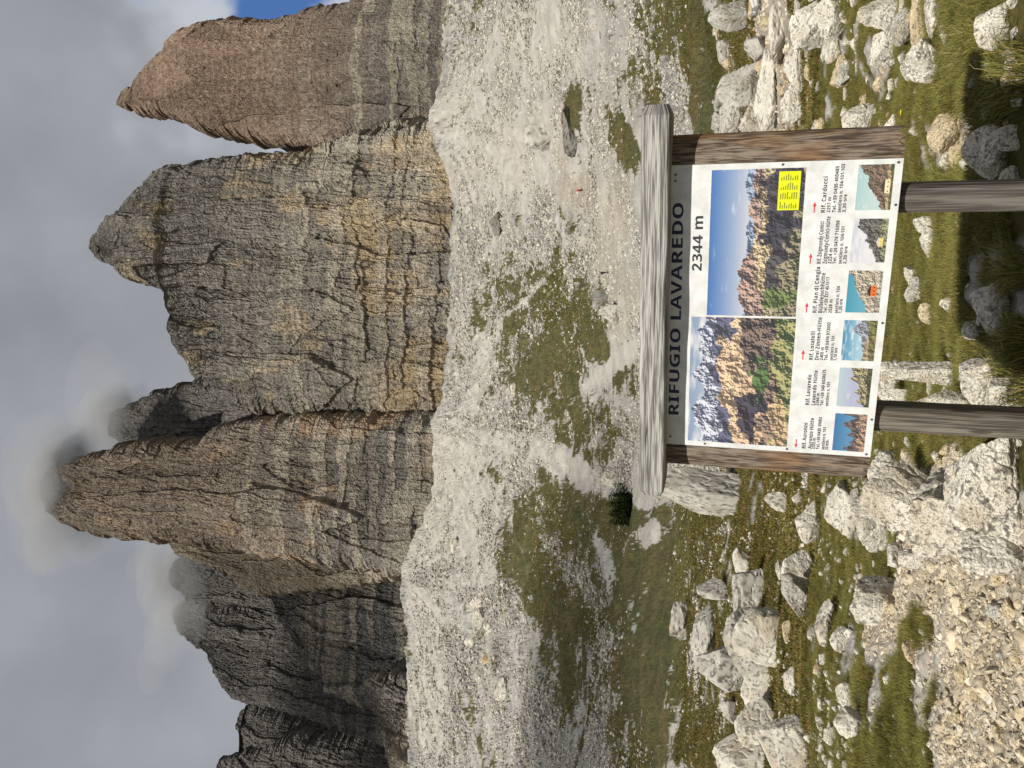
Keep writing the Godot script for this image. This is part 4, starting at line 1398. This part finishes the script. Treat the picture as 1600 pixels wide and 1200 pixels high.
	quad("photograph", 0.469, 0.345, printed(landscape(340, 250, 2, Color(0.50, 0.60, 0.75), Color(0.93, 0.94, 0.97), 0.1, [
		[0.10, 0.12, Color(0.82, 0.84, 0.90), Color(0.40, 0.45, 0.62), 1.8], [0.30, 0.16, Color(0.34, 0.36, 0.48), Color(0.24, 0.25, 0.36), 1.3, -0.10], [0.44, 0.14, Color(0.88, 0.74, 0.60), Color(0.70, 0.58, 0.46), 1.1, -0.12, 0.6, 0.08], [0.66, 0.12, Color(0.60, 0.50, 0.42), dusk, 1.5, -0.25], [0.82, 0.10, Color(0.66, 0.63, 0.42), Color(0.26, 0.36, 0.20), 1.7, -0.1]], [[0.55, 0.42, 0.40, 0.13, Color(0.90, 0.78, 0.64), Color(0.66, 0.54, 0.44)], [0.28, 0.62, 0.16, 0.12, Color(0.24, 0.22, 0.28), Color(0.13, 0.12, 0.18)], [0.78, 0.64, 0.20, 0.14, Color(0.50, 0.42, 0.38), Color(0.16, 0.14, 0.19)], [0.55, 0.72, 0.12, 0.09, Color(0.32, 0.45, 0.24), Color(0.2, 0.32, 0.16)], [0.12, 0.9, 0.2, 0.1, Color(0.84, 0.72, 0.56), Color(0.6, 0.5, 0.38)]])), panel, Vector3(-0.2465, 0.099, z)).set_meta("label", "printed aerial view of a sunlit rock massif")
	var small := [
		[Color(0.18, 0.42, 0.66), Color(0.30, 0.55, 0.75), -0.5, [[0.45, 0.32, Color(0.45, 0.38, 0.36), Color(0.24, 0.21, 0.24), 1.8], [0.75, 0.15, Color(0.80, 0.64, 0.52), Color(0.32, 0.28, 0.28), 2.4]]],
		[Color(0.72, 0.82, 0.86), Color(0.70, 0.72, 0.86), -0.3, [[0.55, 0.2, Color(0.75, 0.70, 0.52), Color(0.30, 0.27, 0.28), 2.2, -0.5], [0.86, 0.1, Color(0.34, 0.36, 0.22), Color(0.20, 0.22, 0.16), 1.0]]],
		[Color(0.20, 0.52, 0.72), Color(0.62, 0.80, 0.90), 0.0, [[0.62, 0.1, Color(0.66, 0.68, 0.74), Color(0.48, 0.50, 0.56), 1.0, 0.0, 0.8, 0.35], [0.72, 0.06, Color(0.76, 0.68, 0.54), Color(0.5, 0.44, 0.36), 1.5, 0.2], [0.80, 0.06, Color(0.52, 0.52, 0.26), Color(0.28, 0.30, 0.16), 1.4, -0.2]]],
		[Color(0.20, 0.58, 0.72), Color(0.35, 0.66, 0.78), -0.6, [[0.32, 0.1, Color(0.86, 0.81, 0.72), Color(0.58, 0.53, 0.46), 1.4, -0.6], [0.92, 0.06, Color(0.84, 0.80, 0.74), Color(0.55, 0.52, 0.46), 3.0]]],
		[Color(0.80, 0.82, 0.88), Color(0.92, 0.92, 0.96), 0.25, [[0.42, 0.16, Color(0.48, 0.47, 0.45), Color(0.20, 0.20, 0.20), 2.0, -0.7], [0.84, 0.1, Color(0.66, 0.66, 0.52), Color(0.34, 0.38, 0.2), 2.0, -0.1]]],
		[Color(0.66, 0.82, 0.84), Color(0.76, 0.88, 0.88), -0.2, [[0.40, 0.12, Color(0.56, 0.46, 0.38), Color(0.34, 0.28, 0.24), 1.6, -0.7], [0.84, 0.04, Color(0.80, 0.70, 0.50), Color(0.62, 0.54, 0.36), 1.2], [0.92, 0.03, Color(0.40, 0.44, 0.24), Color(0.28, 0.3, 0.18), 2.0]]]]
	for c in 6:
		var q: Array = small[c]
		var im := landscape(120, 88, 20 + c, q[0], q[1], q[2], q[3])
		if c == 3: hut(im, 62, 60, 30, 16, Color(0.80, 0.42, 0.18), Color(0.2, 0.17, 0.18))
		if c == 4: hut(im, 56, 68, 24, 11, Color(0.86, 0.78, 0.45), Color(0.75, 0.75, 0.72))
		if c == 5: hut(im, 62, 68, 36, 14, Color(0.88, 0.82, 0.68), Color(0.25, 0.24, 0.24))
		quad("photograph", 0.139, 0.102, printed(im), panel, Vector3(-0.413 + 0.1655 * c, -0.2755, z)).set_meta("label", ["printed picture of peaks above a pale slope", "printed picture of a dark hillside", "printed picture of grey peaks over a meadow", "printed picture of an orange hut under a cliff", "printed picture of a yellow hut under a dark crag", "printed picture of a white hut under a brown cliff"][c])
	var sticker := part("sticker", BoxMesh.new(), M.sticker, panel, Vector3(0.41, -0.024, z + 0.0006))
	sticker.mesh.size = Vector3(0.122, 0.066, 0.0006)
	sticker.set_meta("label", "yellow sticker with fine illegible print")
	var r := RandomNumberGenerator.new()
	r.seed = 4
	for b in 4:
		var bars := PackedVector3Array()
		var bi := PackedInt32Array()
		for k in 8:
			var w := r.randf_range(0.006, 0.024)
			var y := -0.024 + 0.026 - k * 0.0068
			var x := 0.354 + b * 0.0295
			var n := bars.size()
			bars.append_array([Vector3(x, y, z + 0.0013), Vector3(x + w, y, z + 0.0013), Vector3(x + w, y - 0.0028, z + 0.0013), Vector3(x, y - 0.0028, z + 0.0013)])
			bi.append_array([n, n + 1, n + 2, n, n + 2, n + 3])
		part("fine_print", mesh_of(bars, bi), M.ink_olive, panel).set_meta("kind", "stuff")
	for p in [[-0.49, 0.21], [0.492, 0.0], [-0.49, -0.075], [-0.49, -0.336], [0.488, -0.336], [0.36, -0.341], [-0.02, -0.341], [-0.36, -0.341], [0.47, 0.335], [-0.47, 0.335], [0.45, 0.335]]:
		var sc := CylinderMesh.new()
		sc.top_radius = 0.0032
		sc.bottom_radius = 0.0042
		sc.height = 0.003
		sc.radial_segments = 10
		var s := part("screw", sc, M.screw, panel, Vector3(p[0], p[1], 0.0055))
		s.rotation.x = PI / 2
	print("sign ", Time.get_ticks_msec())

func hut(im: Image, x: int, y: int, w: int, h: int, wall: Color, roof: Color) -> void:
	im.fill_rect(Rect2i(x - w / 2, y, w, h), wall)
	for k in h / 2 + 2:
		im.fill_rect(Rect2i(x - w / 2 - 2 + k * 2, y - k, maxi(2, w + 4 - k * 4), 1), roof)
	for k in 3:
		im.fill_rect(Rect2i(x - w / 2 + 4 + k * w / 3, y + h / 2, 3, 3), roof * 0.8)

func arrow_mesh() -> ArrayMesh:
	var v := PackedVector3Array([Vector3(-0.017, 0.0015, 0), Vector3(0.004, 0.0015, 0), Vector3(0.004, -0.0015, 0), Vector3(-0.017, -0.0015, 0), Vector3(0.003, 0.0055, 0), Vector3(0.017, 0, 0), Vector3(0.003, -0.0055, 0)])
	return mesh_of(v, PackedInt32Array([0, 1, 2, 0, 2, 3, 4, 5, 6]))

# ---------------------------------------------------------------- people
# Bones: [from, to, radius at from, radius at to, colour]. The field of all bones is meshed as one skin.
func body(bones: Array, cell: float) -> ArrayMesh:
	var lo := Vector3(99, 99, 99)
	var hi := -lo
	for b in bones:
		for i in 2:
			lo = lo.min(b[i] - Vector3.ONE * (b[2 + i] + 3 * cell))
			hi = hi.max(b[i] + Vector3.ONE * (b[2 + i] + 3 * cell))
	var n := Vector3i(((hi - lo) / cell).ceil()) + Vector3i.ONE
	var field := PackedFloat32Array()
	field.resize(n.x * n.y * n.z)
	for z in n.z:
		for y in n.y:
			for x in n.x:
				var p := lo + Vector3(x, y, z) * cell
				var acc := 0.0
				for b in bones:
					var ab: Vector3 = b[1] - b[0]
					var t := clampf((p - b[0]).dot(ab) / maxf(ab.length_squared(), 1e-6), 0.0, 1.0)
					acc += exp(-(p.distance_to(b[0] + ab * t) - lerpf(b[2], b[3], t)) * 45.0)
				field[(z * n.y + y) * n.x + x] = -log(maxf(acc, 1e-20)) / 45.0
	var id := {}
	var verts := PackedVector3Array()
	var colors := PackedColorArray()
	var ix := PackedInt32Array()
	for z in n.z - 1:
		for y in n.y - 1:
			for x in n.x - 1:
				var sum := Vector3.ZERO
				var count := 0
				for e in 12:
					var ax := e / 4
					var u := e % 2
					var w := (e / 2) % 2
					var a := Vector3i(x, y, z)
					if ax == 0: a += Vector3i(0, u, w)
					elif ax == 1: a += Vector3i(u, 0, w)
					else: a += Vector3i(u, w, 0)
					var b := a
					b[ax] += 1
					var fa := field[(a.z * n.y + a.y) * n.x + a.x]
					var fb := field[(b.z * n.y + b.y) * n.x + b.x]
					if (fa < 0.0) != (fb < 0.0):
						sum += Vector3(a).lerp(Vector3(b), fa / (fa - fb))
						count += 1
				if count:
					id[(z * n.y + y) * n.x + x] = verts.size()
					var p := lo + sum / count * cell
					verts.append(p)
					var best := 99.0
					var col := Color.WHITE
					for b in bones:
						var ab: Vector3 = b[1] - b[0]
						var t := clampf((p - b[0]).dot(ab) / maxf(ab.length_squared(), 1e-6), 0.0, 1.0)
						var dd := p.distance_to(b[0] + ab * t) - lerpf(b[2], b[3], t)
						if dd < best:
							best = dd
							col = b[4]
					colors.append(col)
	for z in range(1, n.z - 1):
		for y in range(1, n.y - 1):
			for x in range(1, n.x - 1):
				var k := (z * n.y + y) * n.x + x
				for ax in 3:
					var step: int = [1, n.x, n.x * n.y][ax]
					if (field[k] < 0.0) == (field[k + step] < 0.0): continue
					var s1: int = [n.x, n.x * n.y, 1][ax]
					var s2: int = [n.x * n.y, 1, n.x][ax]
					var q := [k, k - s1, k - s1 - s2, k - s2]
					var okay := true
					for i in q: okay = okay and id.has(i)
					if not okay: continue
					var v0: int = id[q[0]]
					var v1: int = id[q[1]]
					var v2: int = id[q[2]]
					var v3: int = id[q[3]]
					if field[k] < 0.0: ix.append_array([v0, v2, v1, v0, v3, v2])
					else: ix.append_array([v0, v1, v2, v0, v2, v3])
	var st := SurfaceTool.new()
	st.create_from(mesh_of(verts, ix, colors), 0)
	st.generate_normals()
	return st.commit()

func walker(jacket: Color, trousers: Color) -> Array:
	var skin := Color(0.42, 0.27, 0.2)
	var hair := Color(0.05, 0.04, 0.035)
	var shoe := Color(0.05, 0.045, 0.04)
	return [
		[Vector3(0, 0.95, 0), Vector3(0, 1.15, 0.0), 0.14, 0.13, trousers], [Vector3(0, 1.12, 0), Vector3(0, 1.40, 0.03), 0.15, 0.16, jacket], [Vector3(-0.13, 1.42, 0.02), Vector3(0.13, 1.42, 0.02), 0.07, 0.07, jacket],
		[Vector3(0, 1.45, 0.03), Vector3(0, 1.55, 0.05), 0.055, 0.055, skin], [Vector3(0, 1.62, 0.06), Vector3(0, 1.68, 0.055), 0.085, 0.09, skin], [Vector3(0, 1.68, 0.03), Vector3(0, 1.71, 0.04), 0.095, 0.085, hair],
		[Vector3(-0.19, 1.42, 0.02), Vector3(-0.25, 1.15, -0.02), 0.06, 0.05, jacket], [Vector3(-0.25, 1.15, -0.02), Vector3(-0.22, 0.95, 0.14), 0.048, 0.04, jacket], [Vector3(-0.22, 0.95, 0.14), Vector3(-0.21, 0.89, 0.19), 0.04, 0.03, skin],
		[Vector3(0.19, 1.42, 0.02), Vector3(0.24, 1.14, 0.0), 0.06, 0.05, jacket], [Vector3(0.24, 1.14, 0.0), Vector3(0.22, 0.96, 0.18), 0.048, 0.04, jacket], [Vector3(0.22, 0.96, 0.18), Vector3(0.21, 0.91, 0.24), 0.04, 0.03, skin],
		[Vector3(-0.09, 0.95, 0), Vector3(-0.1, 0.52, 0.14), 0.10, 0.075, trousers], [Vector3(-0.1, 0.52, 0.14), Vector3(-0.1, 0.1, 0.04), 0.07, 0.05, trousers], [Vector3(-0.1, 0.06, 0.0), Vector3(-0.1, 0.05, 0.17), 0.055, 0.045, shoe],
		[Vector3(0.09, 0.95, 0), Vector3(0.1, 0.5, -0.04), 0.10, 0.075, trousers], [Vector3(0.1, 0.5, -0.04), Vector3(0.1, 0.12, -0.24), 0.07, 0.05, trousers], [Vector3(0.1, 0.07, -0.28), Vector3(0.1, 0.05, -0.12), 0.055, 0.045, shoe]]

func build_people() -> void:
	var list := [[952, 426, 0.9, Color(0.045, 0.03, 0.06), Color(0.03, 0.03, 0.04), "hiker in dark purple clothes walking on the brown path"], [912, 297, -0.6, Color(0.50, 0.07, 0.04), Color(0.05, 0.05, 0.05), "hiker in a red jacket at the edge of the brown path"]]
	for q in list:
		var o := part("person", body(walker(q[3], q[4]), 0.08), M.cloth, self)
		var g := to_ground(q[0], q[1])
		o.position = g
		o.rotation.y = q[2]
		tag(o, q[5], "person", "hikers on the path")
		var bag := BoxMesh.new()
		bag.size = Vector3(0.28, 0.42, 0.16)
		part("backpack", bag, M.bag, o, Vector3(0, 1.28, -0.2))
	# someone resting on the rocks at the edge of the picture, legs stretched out
	var red := Color(0.5, 0.09, 0.05)
	var pale := Color(0.52, 0.52, 0.5)
	var skin := Color(0.42, 0.27, 0.2)
	var shoe := Color(0.2, 0.2, 0.2)
	var sit := [
		[Vector3(0, 0.12, 0), Vector3(0.05, 0.3, 0), 0.15, 0.14, pale], [Vector3(0.05, 0.28, 0), Vector3(0.12, 0.6, 0), 0.15, 0.16, red], [Vector3(0.12, 0.62, -0.13), Vector3(0.12, 0.62, 0.13), 0.075, 0.075, red],
		[Vector3(0.13, 0.66, 0), Vector3(0.13, 0.75, 0), 0.055, 0.055, skin], [Vector3(0.12, 0.82, 0), Vector3(0.13, 0.88, 0), 0.085, 0.09, skin], [Vector3(0.15, 0.88, 0), Vector3(0.14, 0.91, 0), 0.095, 0.085, Color(0.05, 0.04, 0.035)],
		[Vector3(0.12, 0.62, -0.2), Vector3(0.0, 0.4, -0.26), 0.06, 0.05, red], [Vector3(0.0, 0.4, -0.26), Vector3(-0.22, 0.34, -0.2), 0.048, 0.04, red], [Vector3(-0.22, 0.34, -0.2), Vector3(-0.3, 0.33, -0.17), 0.04, 0.03, skin],
		[Vector3(0.12, 0.62, 0.2), Vector3(0.0, 0.4, 0.26), 0.06, 0.05, red], [Vector3(0.0, 0.4, 0.26), Vector3(-0.2, 0.32, 0.2), 0.048, 0.04, red], [Vector3(-0.2, 0.32, 0.2), Vector3(-0.28, 0.3, 0.17), 0.04, 0.03, skin],
		[Vector3(-0.05, 0.13, -0.1), Vector3(-0.45, 0.22, -0.12), 0.10, 0.075, pale], [Vector3(-0.45, 0.22, -0.12), Vector3(-0.85, 0.1, -0.12), 0.07, 0.05, pale], [Vector3(-0.9, 0.08, -0.12), Vector3(-0.94, 0.22, -0.13), 0.055, 0.045, shoe],
		[Vector3(-0.05, 0.13, 0.1), Vector3(-0.42, 0.15, 0.14), 0.10, 0.075, pale], [Vector3(-0.42, 0.15, 0.14), Vector3(-0.8, 0.06, 0.16), 0.07, 0.05, pale], [Vector3(-0.85, 0.05, 0.16), Vector3(-0.89, 0.18, 0.17), 0.055, 0.045, shoe]]
	var p := part("person", body(sit, 0.045), M.cloth, self)
	var g2 := to_ground(1190, 6)
	p.position = g2 + Vector3(0.75, 0.05, 0)
	p.rotation.y = -0.15
	tag(p, "person in a red jacket and pale trousers resting on the rocks, legs stretched out", "person")
	print("people ", Time.get_ticks_msec())

# ---------------------------------------------------------------- materials
func build_materials() -> void:
	var grain := noise_texture(60.0, 0.62, 1.0, 3, 512, 6)
	var relief := noise_texture(40.0, 0.0, 1.0, 4, 512, 6)
	var speck := noise_texture(16.0, 0.3, 1.0, 5, 512, 5)
	speck.color_ramp.offsets = PackedFloat32Array([0.12, 0.33, 0.45, 1.0])
	speck.color_ramp.colors = PackedColorArray([Color(0.4, 0.4, 0.39), Color(0.72, 0.71, 0.69), Color(0.93, 0.93, 0.92), Color(1, 1, 1)])
	M.ground = stone_material(grain, relief, Vector3.ONE * 0.8, 2.5)
	M.cliff = stone_material(noise_texture(50.0, 0.55, 1.05, 6, 512, 6), noise_texture(34.0, 0.0, 1.0, 7, 512, 6), Vector3(0.05, 0.02, 0.05), 55.0)
	for q in [["pale", Color(1.12, 1.10, 1.06)], ["grey", Color(0.86, 0.86, 0.86)], ["tan", Color(1.02, 0.88, 0.66)], ["buff", Color(0.96, 0.84, 0.62)], ["dark", Color(0.42, 0.42, 0.43)], ["ochre", Color(1.05, 0.82, 0.52)]]:
		M[q[0]] = stone_material(speck, relief, Vector3.ONE * 2.2, 1.2, Color(q[1].r, q[1].g, q[1].b).linear_to_srgb())
	M.pebble = plain(Color.WHITE, 0.95, 0.2)
	M.pebble.vertex_color_use_as_albedo = true
	M.grass = plain(Color.WHITE, 0.7, 0.3)
	M.grass.vertex_color_use_as_albedo = true
	M.grass.backlight_enabled = true
	M.grass.backlight = Color(0.35, 0.4, 0.2)
	M.straw = plain(lin(0.36, 0.30, 0.16), 0.8)
	M.bush = plain(lin(0.026, 0.034, 0.014), 0.9, 0.1)
	M.bark = plain(lin(0.06, 0.045, 0.03), 0.9)
	M.yellow = plain(lin(0.75, 0.62, 0.05), 0.6)
	M.panel = plain(lin(0.80, 0.81, 0.82), 0.42, 0.45)
	M.panel.albedo_texture = noise_texture(70.0, 0.84, 1.0, 8, 512, 6)
	M.panel.uv1_triplanar = true
	M.panel.uv1_scale = Vector3.ONE * 1.7
	M.ink = plain(lin(0.035, 0.037, 0.045), 0.5)
	M.ink_blue = plain(lin(0.022, 0.030, 0.075), 0.5)
	M.ink_olive = plain(lin(0.16, 0.17, 0.03), 0.6)
	M.red = plain(lin(0.62, 0.035, 0.06), 0.5)
	M.sticker = plain(lin(0.66, 0.72, 0.01), 0.5)
	M.screw = plain(lin(0.12, 0.12, 0.12), 0.45)
	M.screw.metallic = 0.7
	M.cloth = plain(Color.WHITE, 0.9, 0.2)
	M.cloth.vertex_color_use_as_albedo = true
	M.bag = plain(lin(0.03, 0.03, 0.035), 0.9)
	M.wood_beam = wood_material(1, Color(0.44, 0.435, 0.42), Color(0.15, 0.145, 0.138), Color(0.34, 0.33, 0.31), 0.3, 1.0)
	M.wood_post = wood_material(2, Color(0.20, 0.178, 0.15), Color(0.07, 0.06, 0.05), Color(0.15, 0.115, 0.085), 0.3, 1.0)
	M.wood_post_b = wood_material(3, Color(0.17, 0.155, 0.14), Color(0.07, 0.06, 0.055), Color(0.14, 0.11, 0.085), 0.3, 0.9)
	M.wood_side = wood_material(4, Color(0.24, 0.20, 0.16), Color(0.07, 0.05, 0.038), Color(0.27, 0.145, 0.065), 0.55, 0.8)
	M.wood_red = plain(lin(0.16, 0.06, 0.022), 0.8)

func _ready() -> void:
	rng.seed = 1
	build_view()
	print("view ", Time.get_ticks_msec())
	build_materials()
	build_ground()
	build_towers()
	build_mist()
	build_boulders()
	loose_stones()
	build_sign()
	build_grass()
	build_plants()
	build_people()
